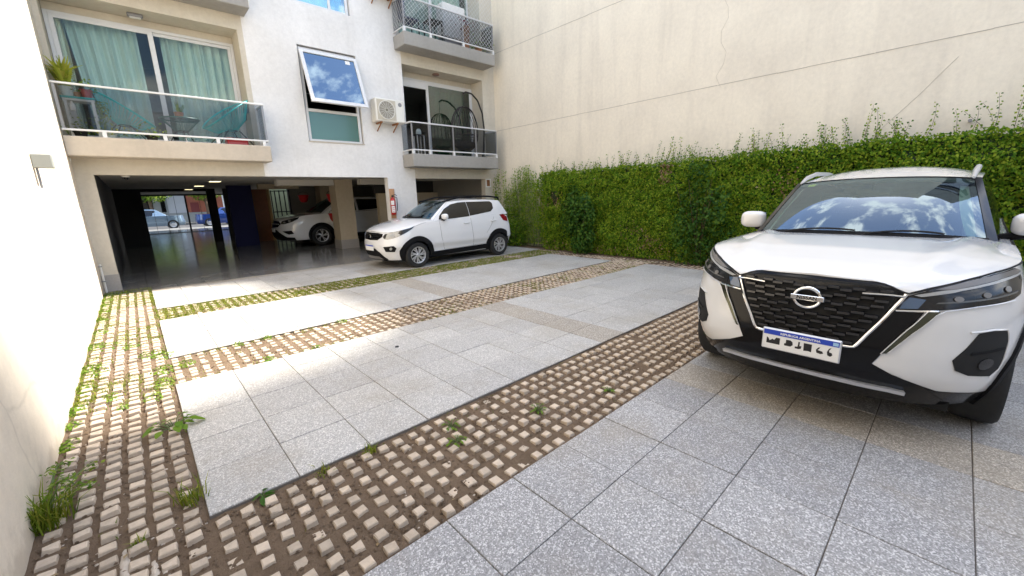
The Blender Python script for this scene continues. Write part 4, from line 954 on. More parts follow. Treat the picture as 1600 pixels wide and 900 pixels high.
for sg in (1,-1):
    p=dens([(.436*sg,.905),(.40*sg,.845),(.366*sg,.785),(.30*sg,.67),(.268*sg,.607),(.255*sg,.592),(.235*sg,.588),(.205*sg,.587)],26)
    MB().tube(on_surf(S,p,.014,cen),[.0105]*26,8).build('grille_chrome',M['chrome'],bump_,smooth=True)
    p=dens([(.428*sg,.893),(.36*sg,.897),(.25*sg,.893)],8); MB().tube(on_surf(S,p,.028,cen),.005,6).build('grille_chrome',M['chrome'],bump_,smooth=True)
    f=(lambda P:P) if sg>0 else mir
    panel('bumper_blade',f([(.372,.572),(.40,.578),(.48,.70),(.585,.826),(.54,.829),(.455,.72)]),S,.012,M['blade'],bump_,.010,.03,cen)
    MB().tube(on_surf(S,dens([(.372*sg,.572),(.455*sg,.715),(.535*sg,.829)],10),.014,cen),.003,6).build('blade_chrome',M['silver'],bump_,smooth=True)
    MB().tube(on_surf(S,dens([(.40*sg,.578),(.485*sg,.70),(.585*sg,.826),(.74*sg,.855),(.98*sg,.880)],16),.012,cen),.003,6).build('blade_chrome',M['silver'],bump_,smooth=True)
    hl=panel('headlight',f([(.405,.822),(.412,.857),(.446,.902),(.55,.940),(.70,.981),(.87,1.016),(1.05,1.036),(1.115,1.02),(1.12,.975),(1.06,.905),(.98,.884),(.77,.861),(.58,.834)]),S,.008,M['lamp_dark'],root,.014,.03,cen)
    panel('lamp_hood',f([(.56,.936),(.70,.977),(.87,1.012),(1.05,1.032),(1.10,1.018),(1.07,1.008),(.92,.990),(.78,.965),(.64,.938)]),S,.012,M['lamp_grey'],hl,.006,.03,cen)
    panel('light_guide',f([(.47,.905),(.56,.928),(.64,.936),(.78,.962),(.92,.987),(1.07,1.006),(1.10,1.012),(1.112,.975),(1.098,.975),(1.086,.998),(.92,.975),(.78,.951),(.64,.926),(.50,.898)]),S,.014,M['drl'],hl,.006,.03,cen)
    panel('turn_lens',f([(.415,.83),(.425,.862),(.452,.893),(.52,.885),(.49,.836)]),S,.012,pm('bluish lens',(.05,.09,.16),.06,coat=1),hl,.004,.03,cen)
    for a,b2 in ((.66,.893),(.80,.913),(.94,.935)):
        c=np.array(on_surf(S,[(a*sg,b2)],.010,cen)[0]); panel('projector_lens',[(a*sg+.022*math.cos(t),b2+.014*math.sin(t)) for t in np.linspace(0,6.283,13)[:-1]],S,.014,M['lamp_grey'],hl,.004,.02,cen)
    panel('lamp_trim',f([(.56,.866),(.76,.885),(1.0,.912),(1.03,.925),(.98,.918),(.76,.893),(.57,.874)]),S,.013,pm('dull lamp trim',(.10,.10,.095),.25),hl,.004,.03,cen)
    MB().tube(on_surf(S,dens([(.40*sg,.818),(.46*sg,.822),(.575*sg,.829)],8),.012,cen),.005,6).build('lamp_chrome',M['chrome'],hl,smooth=True)
    fr_=panel('fog_lamp_recess',f([(.865,.728),(.785,.716),(.74,.64),(.685,.566),(.715,.508),(.79,.478),(.94,.462),(.985,.50),(.985,.66),(.955,.722)]),S,.006,M['matt_black'],root,.012,.03,cen)
    MB().tube(on_surf(S,dens([(.74*sg,.722),(.865*sg,.734),(.96*sg,.727),(.995*sg,.66),(.995*sg,.50),(.945*sg,.455)],18),.004,cen),.005,6).build('recess_lip',M['car_white_pearl'],fr_,smooth=True)
    panel('fog_lamp',[(.86*sg+.045*math.cos(t),.545+.033*math.sin(t)) for t in np.linspace(0,6.283,13)[:-1]],S,.012,M['lamp_dark'],fr_,.006,.02,cen)
    panel('fog_grid',f([(.76,.60),(.965,.62),(.965,.632),(.765,.612)]),S,.012,M['black_plastic'],fr_,.004,.03,cen)
    # wheel arch cladding and sill
    panel('arch_cladding',arch_poly(KS,.90,.33,.36,.44,-18,198) if sg>0 else mir(arch_poly(KS,.90,.33,.36,.44,-18,198)),S,.014,M['black_plastic'],root,.03,.04,cen)
    panel('arch_cladding',arch_poly(KS,3.55,.33,.36,.44,-18,198) if sg>0 else mir(arch_poly(KS,3.55,.33,.36,.44,-18,198)),S,.014,M['black_plastic'],root,.03,.04,cen)
    panel('side_sill',f([(KS.s_at_u(1.32),.24),(KS.s_at_u(1.32),.36),(KS.s_at_u(3.13),.36),(KS.s_at_u(3.13),.24)]),S,.014,M['black_plastic'],root,.02,.06,cen)
    for u0,z0,u1,z1 in ((1.42,.37,1.36,1.05),(2.45,.37,2.45,1.06),(3.35,.72,3.3,1.07)):
        MB().tube(on_surf(S,dens([(KS.s_at_u(u0)*sg,z0),(KS.s_at_u(u1)*sg,z1)],6),.0005,cen),.003,4).build('door_seam',M['matt_black'],body)
    for u0 in (2.28,3.18):
        MB().tube(on_surf(S,dens([(KS.s_at_u(u0-.09)*sg,.93),(KS.s_at_u(u0+.09)*sg,.94)],5),.022,cen),.013,6).build('door_handle',M['car_white_pearl'],root,smooth=True)
    for u0 in (.90,3.55): make_wheel(root,tuple(np.array((u0,sg*.785,.335))+np.array(KX)),.335,.222,.215,sg,5,.2)
    # roof rails
    pr=[tuple(np.array(k['roof'](a,.93*sg))+np.array((0,0,h))) for a,h in ((-.02,.0),(.03,.018),(.10,.034),(.3,.046),(.6,.048),(.85,.038),(.97,.0))]
    MB().tube(dens(pr,30),[.021*min(1,.45+.14*min(q,29-q)) for q in range(30)],8).build('roof_rail',M['silver'],root,smooth=True)
    # mirror: shell, glass, foot
    mc=np.array(KX)+np.array((1.80,sg*.915,1.195))
    def mshell(a,b2,mc=mc,sg=sg):
        th=a*2*math.pi; ph=b2*math.pi; e=.6
        x=math.copysign(abs(math.cos(ph))**.8,math.cos(ph)); rr=math.sin(ph)**.55
        return mc+np.array((x*.075 if x<0 else x*.05, rr*math.copysign(abs(math.cos(th))**e,math.cos(th))*.115*(1-.15*0), rr*math.copysign(abs(math.sin(th))**e,math.sin(th))*.083+.01*sg*0))
    b=MB(); b.grid(mshell,24,14); mm=b.build('door_mirror',M['car_white_pearl'],root,smooth=True)
    MB().box(mc[0]+.046,mc[0]+.056,mc[1]-.095,mc[1]+.095,mc[2]-.063,mc[2]+.063,b=.004).build('mirror_glass',M['chrome'],mm)
    MB().tube([tuple(mc+np.array((.0,-sg*.03,-.075))),tuple(mc+np.array((.0,-sg*.14,-.10))),tuple(mc+np.array((-.01,-sg*.2,-.11)))],[.028,.03,.04],8).build('mirror_foot',M['black_plastic'],mm,smooth=True)
# chrome lip
p=dens([(-.52,.338),(-.45,.350),(-.2,.364),(0,.366),(.2,.364),(.45,.350),(.52,.338)],40); a_=on_surf(S,p,.03,cen); b_=on_surf(S,[(x,z+.021) for x,z in p],.026,cen); c_=on_surf(S,[(x,z+.012) for x,z in p],.002,cen)
mb=MB(); mb.add(a_+b_+c_,[f for i in range(39) for f in ((i,i+1,40+i+1,40+i),(40+i,41+i,81+i,80+i),(80+i,81+i,i+1,i))]); mb.build('bumper_lip',M['silver'],bump_,smooth=True)
# hood shut line against the headlights and the front edge
pts=[(a,k['zs'](a)) for a in np.linspace(-1.25,1.25,70)]; MB().tube(on_surf(S,[(a,z-.004) for a,z in pts],.003,cen),.0045,5,cap=False).build('hood_seam',M['matt_black'],body)
# emblem
ec=np.array(on_surf(S,[(0.0,.832)],.030,cen)[0]); ring=[tuple(ec+np.array((-.004,.068*math.cos(t),.060*math.sin(t)))) for t in np.linspace(0,2*math.pi,33)[:-1]]
em=MB().tube(ring,.0095,8,closed=True).build('emblem',M['chrome'],bump_,smooth=True)
MB().lathe([(.064,.008),(0.0001,.008)],tuple(ec),'x',24).build('emblem_disc',M['gloss_black'],em)
MB().box(ec[0]-.018,ec[0]-.004,ec[1]-.086,ec[1]+.086,ec[2]-.0155,ec[2]+.0155,b=.003).build('emblem_bar',M['chrome'],em)
def face_mat(c): return Matrix(((0,0,-1,c[0]),(-1,0,0,c[1]),(0,1,0,c[2]),(0,0,0,1)))
def text_on(parent,body_,size,mat,c,**kw):
    rl=root_loc(parent); return text_mesh('lettering',body_,size,mat,parent,face_mat(np.array(c)-rl),**kw)
text_on(bump_,'NISSAN',.030,M['ink'],(ec[0]-.0185,ec[1],ec[2]),extrude=.0006,spacing=1.05,bold=.0008)
# number plate
pc=np.array((2.95-.034,.55,.548))
MB().box(pc[0],pc[0]+.012,pc[1]-.206,pc[1]+.206,pc[2]-.071,pc[2]+.071,b=.006).build('plate_frame',M['silver'],bump_)
pl=MB().box(pc[0]-.004,pc[0]+.002,pc[1]-.200,pc[1]+.200,pc[2]-.065,pc[2]+.065,b=.002).build('number_plate',M['plate_white'],bump_)
MB().box(pc[0]-.0052,pc[0]-.0025,pc[1]-.197,pc[1]+.197,pc[2]+.030,pc[2]+.062).build('plate_band',M['plate_blue'],bump_)
text_on(bump_,'REPUBLICA ARGENTINA',.0185,M['plate_white'],(pc[0]-.0056,pc[1],pc[2]+.044),extrude=.0003,spacing=1.05,bold=.0006)
ib=MB()
def ink(poly,x=pc[0]-.0045):
    V=[(x,pc[1]-a,pc[2]+b2) for a,b2 in poly]+[(x+.001,pc[1]-a,pc[2]+b2) for a,b2 in poly]; n=len(poly); ib.add(V,[tuple(range(n)),tuple(range(2*n-1,n-1,-1))]+[(i,n+i,n+(i+1)%n,(i+1)%n) for i in range(n)])
ink([(-.178,-.030),(-.178,.010),(-.168,.004),(-.160,-.012),(-.145,.002),(-.135,-.004),(-.125,.014),(-.103,.014),(-.103,-.030)])
ink([(-.078,-.026),(-.078,-.012),(-.070,-.010),(-.070,.014),(-.045,.014),(-.034,.004),(-.032,-.014),(-.044,-.026)])
ink([(-.020,-.030),(-.020,-.018),(-.006,-.016),(-.004,.016),(.004,.016),(.004,-.010),(.014,-.008),(.012,-.026),(0,-.030)])
ink([(.026,-.034),(.024,.016),(.066,.016),(.066,-.034),(.05,-.030)])
ink([(.088,-.010),(.098,.006),(.108,.010),(.104,.0),(.096,-.010),(.120,-.014),(.126,-.026),(.112,-.032),(.092,-.028)])
ink([(.146,-.030),(.142,-.010),(.150,.012),(.162,.020),(.152,.0),(.154,-.010),(.166,-.012),(.170,-.026),(.160,-.036)])
ib.build('plate_marks',M['ink'],bump_)
MB().box(pc[0]-.0056,pc[0]-.0053,pc[1]-.192,pc[1]-.166,pc[2]+.036,pc[2]+.056).build('plate_flag',pm('pale blue flag',(.35,.55,.75),.5),bump_)
# sticker, wipers, cabin details
wsf=k['ws']
def ws_patch(name,p0,p1,q0,q1,mat,off_=(-.004,0,.008),n=6):
    b=MB(); b.grid(lambda i,j: wsf(p0+(p1-p0)*i,q0+(q1-q0)*j)+np.array(off_),n,3); return b.build(name,mat,root,smooth=True)
ws_patch('toll_sticker',.80,.70,.90,.955,M['yellow'],(.006,0,-.008))
for p0,p1 in ((.62,-.02),(-.10,-.66)):
    MB().tube([tuple(wsf(p0+(p1-p0)*t,.015+.05*math.sin(t*2.4))+np.array((-.012,0,.014))) for t in np.linspace(0,1,9)],.007,5).build('wiper',M['matt_black'],root)
b=MB(); b.grid(lambda i,j: wsf(-.86+.10*i*(1-abs(2*j-1)**2*.3)-.02,.12+.78*j)-np.array((-.05,0,.03)),4,12); b.build('pillar_trim',M['interior_grey'],root,smooth=True)
b=MB(); b.grid(lambda i,j: wsf(.90-.03*i,.08+.84*j)-np.array((-.05,0,.03)),2,10); b.build('pillar_trim',M['interior_grey'],root,smooth=True)

root.rotation_euler.z=R(-1.0)
# ------------------------------------------------------------------ the small white car by the garage
MX=(3.80,8.80,0)
MS=CarShell(.62,2.4,.24,3.0,3.66,[(.15,.72),(.3,.775),(.41,.785),(.49,.826),(.7,.825),(.85,.81),(1.0,.785),(1.1,.76)],
  [(.15,.14),(.25,.06),(.4,.0),(.55,.0),(.75,.05),(.85,.1),(.95,.2)],[(.2,.1),(.5,.0),(.8,.03),(1.1,.12)],.82)
k=car('parked_car','small white hatchback with black wheel arch trim and roof rails parked beside the garage opening',MX,dict(shell=MS,
  zs=[(0,.815),(.25,.812),(.45,.802),(.65,.815),(.9,.862),(1.1,.905),(1.35,.965),(1.6,.99),(1.9,.992),(3.0,1.03),(3.7,1.06),(4.3,1.0)],
  zc=[(0,.815),(.05,.83),(.2,.90),(.45,.975),(.75,1.03),(1.1,1.075)],s_cowl=1.75,hood_pow=.6,paint=M['car_white'],zb=.20,
  cut=[(.73,.275,.355),(3.12,.275,.355)],
  gh=dict(C0=(1.20,.715,.992),C1=(3.52,.70,1.05),T0=(1.74,.575,1.41),T1=(3.34,.56,1.40),ws_bot=(1.0,1.068),ws_top=(1.64,1.442),rear_u=3.42,roof_arch=.03,bow=.045,seat_u=1.75,dz=.0,pillar=.93,pillar_mat=M['car_white'],bulge=.03)))
S=k['S'];cen=k['cen'];root=k['root'];body=k['body']
fl=panel('front_grille',symm([(0,.795),(.28,.795),(.44,.775),(.44,.715),(.30,.645),(0,.635)]),S,.006,M['gloss_black'],root,.01,.04,cen)
for z0 in (.675,.715,.755): MB().tube(on_surf(S,dens([(-.36,z0),(.36,z0)],14),.012,cen),.007,5).build('grille_bar',M['black_plastic'],fl)
MB().lathe([(.045,-.02),(.036,-.026),(0.0001,-.026)],on_surf(S,[(0,.718)],.004,cen)[0],'x',20).build('emblem',M['chrome'],fl,smooth=True)
lo=panel('lower_bumper',symm([(0,.46),(.22,.46),(.36,.39),(.44,.30),(.52,.235),(.52,.205),(0,.205)]),S,.010,M['black_plastic'],root,.014,.04,cen)
panel('skid_plate',symm([(0,.285),(.30,.285),(.40,.225),(0,.225)]),S,.018,M['lamp_grey'],lo,.008,.04,cen)
p0=np.array(on_surf(S,[(0,.47)],.022,cen)[0]); MB().box(p0[0],p0[0]+.012,p0[1]-.19,p0[1]+.19,p0[2]-.062,p0[2]+.062,b=.004).build('number_plate',M['plate_white'],lo); MB().box(p0[0]-.001,p0[0]+.002,p0[1]-.188,p0[1]+.188,p0[2]+.032,p0[2]+.061).build('plate_band',M['plate_blue'],lo)
text_on(lo,'AE  OI  TB',.07,M['lamp_grey'],(p0[0]-.0006,p0[1],p0[2]-.018),extrude=.0003) if False else None
for sg in (1,-1):
    f=(lambda P:P) if sg>0 else mir
    hl=panel('headlight',f([(.46,.71),(.50,.778),(.65,.805),(.85,.848),(1.05,.895),(1.16,.925),(1.10,.86),(.98,.79),(.86,.735),(.72,.685),(.58,.665),(.5,.672)]),S,.008,M['mobi_lens'],root,.012,.03,cen)
    panel('lamp_surround',f([(.84,.838),(1.05,.889),(1.15,.918),(1.10,.865),(.98,.795),(.88,.75),(.80,.79)]),S,.013,M['lamp_dark'],hl,.005,.03,cen)
    panel('lamp_surround',f([(.47,.715),(.50,.77),(.56,.775),(.54,.70),(.52,.68)]),S,.013,M['lamp_dark'],hl,.005,.03,cen)
    panel('projector_lens',[(.68*sg+.07*math.cos(t),.742+.036*math.sin(t)) for t in np.linspace(0,6.283,15)[:-1]],S,.013,M['drl'],hl,.005,.02,cen)
    fr_=panel('fog_lamp_recess',f([(.49,.505),(.74,.525),(.80,.47),(.77,.395),(.56,.40)]),S,.008,M['black_plastic'],root,.012,.03,cen)
    panel('fog_lamp',[(.68*sg+.03*math.cos(t),.465+.03*math.sin(t)) for t in np.linspace(0,6.283,13)[:-1]],S,.014,M['drl'],fr_,.006,.02,cen)
    for uc in (.73,3.12):
        P=arch_poly(MS,uc,.275,.322,.428,-14,194); panel('arch_cladding',P if sg>0 else mir(P),S,.016,M['black_plastic'],root,.03,.035,cen)
        make_wheel(root,tuple(np.array((uc,sg*.725,.283))+np.array(MX)),.285,.190,.18,sg,7,.28)
    panel('side_sill',f([(MS.s_at_u(1.12),.205),(MS.s_at_u(1.12),.315),(MS.s_at_u(2.74),.345),(MS.s_at_u(2.74),.225)]),S,.014,M['black_plastic'],root,.02,.06,cen)
    sd_=k['side'](sg); c2=tuple(np.array((2.3,0,1.2))+np.array(MX))
    panel('side_window',[(1.375,1.02),(1.41,1.10),(1.58,1.25),(1.78,1.345),(2.0,1.385),(2.222,1.392),(2.238,1.052),(1.72,1.022)],sd_,.005,M['tint'],root,.008,.04,c2)
    panel('side_window',[(2.236,1.392),(3.00,1.385),(3.06,1.34),(3.045,1.21),(2.94,1.135),(2.252,1.060)],sd_,.005,M['tint'],root,.008,.04,c2)
    for pts in ([(1.45,.33),(1.36,.62),(1.345,.985)],[(2.29,.34),(2.26,.7),(2.24,1.01)],[(2.70,.62),(2.86,.80),(3.0,1.0)],[(1.45,.33),(2.74,.36)]):
        MB().tube(on_surf(S,dens([(MS.s_at_u(u)*sg,z) for u,z in pts],10),.0005,cen),.0032,4).build('door_seam',M['lamp_grey'],body)
    for u0 in (2.10,2.95):
        MB().tube(on_surf(S,dens([(MS.s_at_u(u0-.09)*sg,.90),(MS.s_at_u(u0+.09)*sg,.905)],5),.020,cen),.013,6).build('door_handle',M['car_white'],root,smooth=True)
    # crease
    panel('tail_light',f([(MS.s_at_u(3.24),1.045),(MS.s_at_u(3.24)+.14,1.055),(MS.s_at_u(3.24)+.24,.98),(MS.s_at_u(3.24)+.22,.86),(MS.s_at_u(3.24)+.08,.90)]),S,.012,M['tail_red'],root,.014,.04,cen)
    pr=[tuple(np.array(k['roof'](a,.93*sg))+np.array((0,0,h))) for a,h in ((-.06,.0),(.10,.045),(.25,.082),(.5,.085),(.8,.085),(1.0,.07),(1.02,.01))]
    MB().tube(dens(pr,30),[.022]*30,8).build('roof_rail',M['black_plastic'],root,smooth=True)
    mc=np.array(MX)+np.array((1.47,sg*.845,1.085))
    def mshell(a,b2,mc=mc):
        th=a*2*math.pi; ph=b2*math.pi; x=math.cos(ph); rr=math.sin(ph)**.6
        return mc+np.array((x*.07 if x<0 else x*.05, rr*math.copysign(abs(math.cos(th))**.7,math.cos(th))*.10, rr*math.copysign(abs(math.sin(th))**.7,math.sin(th))*.068))
    b=MB(); b.grid(mshell,20,12); mm=b.build('door_mirror',M['car_white'],root,smooth=True)
    MB().tube([tuple(mc+np.array((0,0,-.05))),tuple(mc+np.array((0,-sg*.12,-.09)))],[.03,.035],8).build('mirror_foot',M['black_plastic'],mm,smooth=True)
pts=[(a,k['zs'](a)) for a in np.linspace(-1.5,1.5,70)]; MB().tube(on_surf(S,[(a,z-.003) for a,z in pts],.001,cen),.003,5,cap=False).build('hood_seam',M['lamp_grey'],body)
wsf=k['ws']
for p0,p1 in ((.60,.0),(-.05,-.62)):
    MB().tube([tuple(wsf(p0+(p1-p0)*t,.02+.06*math.sin(t*2.4))+np.array((-.012,0,.014))) for t in np.linspace(0,1,9)],.007,5).build('wiper',M['matt_black'],root)
b=MB().tube([tuple(np.array(k['roof'](.75,0))+np.array((0,0,.0))),tuple(np.array(k['roof'](.9,0))+np.array((.05,0,.16)))],[.008,.003],6); b.build('aerial',M['matt_black'],root)

# ------------------------------------------------------------------ the white car inside the garage
CX=(3.52,15.93,0)
CS=CarShell(.75,2.5,.45,3.0,4.62,[(.15,.82),(.3,.90),(.55,.935),(.8,.935),(.95,.915),(1.1,.88),(1.2,.86)],
  [(.2,.14),(.35,.03),(.5,.0),(.7,.02),(.9,.08),(1.0,.16)],[(.2,.1),(.5,.0),(.8,.03),(1.1,.1)],.93)
k=car('parked_car','white car parked in the dark garage behind the cream pillar, nose toward the passage',CX,dict(shell=CS,
  zs=[(0,.93),(.4,.92),(.7,.94),(1.0,1.0),(1.4,1.06),(2.0,1.09),(3.5,1.12),(4.6,1.15),(5.4,1.1)],zc=[(0,.93),(.1,.96),(.4,1.04),(.8,1.10),(1.3,1.16)],s_cowl=2.0,paint=M['car_white'],zb=.24,
  cut=[(1.28,.34,.42),(3.90,.34,.42)],
  gh=dict(C0=(1.42,.79,1.09),C1=(4.35,.76,1.17),T0=(2.15,.62,1.60),T1=(4.05,.60,1.58),ws_bot=(1.15,1.16),ws_top=(2.0,1.635),rear_u=4.15,seat_u=2.1,dz=.1,pillar_mat=M['car_white'],pillar=.94)))
S=k['S'];cen=k['cen'];root=k['root'];body=k['body']
gz=panel('front_grille',symm([(0,.90),(.40,.89),(.52,.80),(.40,.70),(0,.68)]),S,.006,M['gloss_black'],root,.01,.05,cen)
MB().tube(on_surf(S,dens([(-.42,.79),(.42,.79)],12),.014,cen),.014,6).build('grille_bar',M['silver'],gz)
panel('lower_bumper',symm([(0,.60),(.30,.60),(.52,.50),(.75,.36),(1.0,.34),(1.0,.25),(0,.25)]),S,.010,M['black_plastic'],root,.014,.05,cen)
p0=np.array(on_surf(S,[(0,.58)],.022,cen)[0]); MB().box(p0[0],p0[0]+.012,p0[1]-.2,p0[1]+.2,p0[2]-.065,p0[2]+.065,b=.004).build('number_plate',M['plate_white'],root)
for sg in (1,-1):
    f=(lambda P:P) if sg>0 else mir
    hl=panel('headlight',f([(.52,.80),(.56,.89),(.85,.96),(1.15,1.02),(1.12,.95),(.95,.86),(.72,.80)]),S,.008,M['lamp_dark'],root,.012,.04,cen)
    for a,b2 in ((.68,.85),(.86,.90)): panel('projector_lens',[(a*sg+.05*math.cos(t),b2+.03*math.sin(t)) for t in np.linspace(0,6.283,13)[:-1]],S,.013,M['lamp_chrome'],hl,.005,.03,cen)
    panel('fog_lamp_recess',f([(.62,.56),(.95,.58),(1.02,.47),(.85,.45)]),S,.008,M['black_plastic'],root,.012,.04,cen)
    for uc in (1.28,3.90):
        P=arch_poly(CS,uc,.34,.385,.455,-14,194); panel('arch_cladding',P if sg>0 else mir(P),S,.014,M['black_plastic'],root,.03,.05,cen)
        make_wheel(root,tuple(np.array((uc,sg*.82,.345))+np.array(CX)),.345,.228,.215,sg,5,.3)
    panel('side_sill',f([(CS.s_at_u(1.75),.24),(CS.s_at_u(1.75),.36),(CS.s_at_u(3.45),.36),(CS.s_at_u(3.45),.24)]),S,.014,M['black_plastic'],root,.02,.08,cen)
    c2=tuple(np.array((2.6,0,1.3))+np.array(CX)); sd_=k['side'](sg)
    panel('side_window',[(1.72,1.14),(1.95,1.33),(2.25,1.51),(2.62,1.55),(2.62,1.15)],sd_,.005,M['tint'],root,.008,.06,c2); panel('side_window',[(2.70,1.55),(3.55,1.54),(3.55,1.19),(2.70,1.15)],sd_,.005,M['tint'],root,.008,.06,c2); panel('side_window',[(3.62,1.53),(3.98,1.50),(4.12,1.27),(3.62,1.20)],sd_,.005,M['tint'],root,.008,.06,c2)
    mc=np.array(CX)+np.array((1.75,sg*.98,1.17)); MB().box(mc[0]-.06,mc[0]+.05,mc[1]-.11,mc[1]+.11,mc[2]-.07,mc[2]+.07,b=.035).build('door_mirror',M['car_white'],root)
# ================================================================== VEGETATION
def unit(a): return a/(np.linalg.norm(a,axis=-1,keepdims=True)+1e-9)
def leaves(name,C,N,L,Wd,mat,parent=None,spread=.6,down=.6,fold=.15,**kw):
    """one folded four-cornered leaf per point"""
    C=np.asarray(C,float); n=len(C); N=unit(np.broadcast_to(np.asarray(N,float),(n,3))+rng.normal(0,spread,(n,3)))
    t=rng.normal(0,1,(n,3)); t[:,2]-=down*2.2; t-=N*np.sum(t*N,1,keepdims=True); t=unit(t); b=np.cross(N,t)
    sc=rng.uniform(.65,1.25,(n,1)); l=L*sc; w=Wd*sc
    Q=np.stack([C-t*l*.5,C+b*w*.5+N*l*fold-t*l*.05,C+t*l*.5,C-b*w*.5+N*l*fold-t*l*.05],1)
    if parent is not None: Q=Q-root_loc(parent)
    return link(name,quads(name,Q),mat,parent,**kw)
def blades(name,P,h,wd,mat,parent=None,lean=.5,**kw):
    P=np.asarray(P,float); n=len(P); a=rng.uniform(0,6.283,n); hh=h*rng.uniform(.5,1.3,(n,1)); d=np.stack([np.cos(a),np.sin(a),0*a],1); s=np.stack([-np.sin(a),np.cos(a),0*a],1)*wd*.5
    le=rng.uniform(.2,1,(n,1))*lean; up=np.array([0,0,1.])
    m=P+d*hh*le*.35+up*hh*.6; tp=P+d*hh*le+up*hh*(1-.35*le)
    Q1=np.stack([P-s,P+s,m+s*.8,m-s*.8],1); Q2=np.stack([m-s*.8,m+s*.8,tp+s*.15,tp-s*.15],1)
    Q=np.concatenate([Q1,Q2],1).reshape(-1,4,3)
    if parent is not None: Q=Q-root_loc(parent)
    return link(name,quads(name,Q),mat,parent,**kw)

# ---- ivy covering the foot of the party wall
def hedge_top(y): return 2.10+.07*fbm(y*1.3,3.1)+.05*fbm(y*4,7.7)+(.09 if y<3.2 else 0)*max(0,1-(y-.5)**2/9)
def hedge_x(y,z):
    b=.11*fbm(y*1.5,z*1.5,1)+.085*fbm(y*4.2,z*4.2,5)
    sh=.10*math.exp(-((z-1.7)/.5)**2)-.06*max(0,(.35-z)/.35)
    return 8.56-b-sh
iv=thing('ivy_hedge','dense green creeping fig covering the lower part of the cream party wall','hedge',(8.7,3.8,0))
pts=[];nrm=[]
n=0
while n<96000:
    y=random.uniform(-2.6,8.35); zt=hedge_top(y); z=random.uniform(0.0,zt)
    if y>7.9:      # ragged end with gaps where the wall shows
        if random.random()<(y-7.9)/.45*.8 or (abs(y-8.28)<.22 and z<.55): continue
    if y>7.2 and z>1.2 and fbm(y*2.5,z*1.5,11)>.25: continue
    d=random.random()**2*.09
    pts.append((hedge_x(y,z)+d,y,z+random.gauss(0,.01))); nrm.append((-1,-.15,.45)); n+=1
leaves('foliage',pts,np.array(nrm),.046,.032,M['ivy'],iv,.55,.7,.16,kind='stuff')
dp_=[];
while len(dp_)<900:
    y=random.uniform(-.9,8.1); z=random.uniform(.02,hedge_top(y)); f=fbm(y*1.1,z*1.1,31)
    if random.random()<max(0,f-.30)*.5+(.10 if z<.25 else 0)+(.5 if abs(y-4.35)<.14 and abs(z-1.86)<.2 else 0): dp_.append((hedge_x(y,z)-.012,y,z))
leaves('dry_foliage',dp_,(-1,-.1,.3),.045,.03,M['dry_leaf'],iv,.6,.8,.2,kind='stuff')
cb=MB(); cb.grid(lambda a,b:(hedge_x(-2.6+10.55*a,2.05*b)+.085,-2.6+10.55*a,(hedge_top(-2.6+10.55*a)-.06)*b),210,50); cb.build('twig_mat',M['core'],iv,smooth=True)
# upright shoots along the top
stems=MB(); lp=[];ln=[]
def shoot(x,y,z,h,lean,amp=.03,leaf=True):
    P=[]
    k=max(4,int(h/.05)); ph=random.uniform(0,6)
    for i in range(k+1):
        t=i/k; P.append((min(8.975,x+.02*t),y+lean*h*t+amp*math.sin(t*3+ph)*t,z+h*t))
    stems.tube(P,[.0045*(1-.6*i/k) for i in range(k+1)],3,cap=False)
    for i in range(1,k+1):
        for s in (-1,1):
            for _ in range(2 if i<k*.5 else 1):
                lp.append((P[i][0]-.01-random.uniform(0,.02),P[i][1]+s*random.uniform(.010,.030),P[i][2]+random.uniform(-.02,.02))); ln.append((-1,s*.3,.3))
for i in range(190):
    y=random.uniform(.3,8.2); h=random.choice((.10,.14,.2,.26,.34))*random.uniform(.6,1.2)
    if y<5: h*=1.15
    shoot(hedge_x(y,2.0)+random.uniform(.05,.3),y,hedge_top(y)-.06,h,random.gauss(0,.28))
for y,h,l in ((4.35,.62,.05),(4.62,.66,-.2),(3.95,.5,.1),(3.1,.45,-.35),(2.72,.62,.02),(2.45,.42,.4),(1.7,.5,.05),(1.35,.62,.25),(1.1,.62,-.08),(.72,.40,.25),(.55,.55,-.05),(.18,.42,.3),(.02,.55,-.2),(-.12,.65,-.2),(-.35,.85,-.12),(-.3,.6,.45),(-.45,.95,.02),(-.6,.7,-.3),(-.25,.4,.6)):
    for j in range(1 if y<1 else 2): shoot(8.88,y+random.gauss(0,.05),hedge_top(y)-.1,h*random.uniform(.8,1.05),l+random.gauss(0,.08),.05)
stems.build('stem',M['bark'],iv,kind='stuff'); leaves('shoot_leaves',lp,np.array(ln),.036,.026,M['ivy'],iv,.5,.2,.12,kind='stuff')

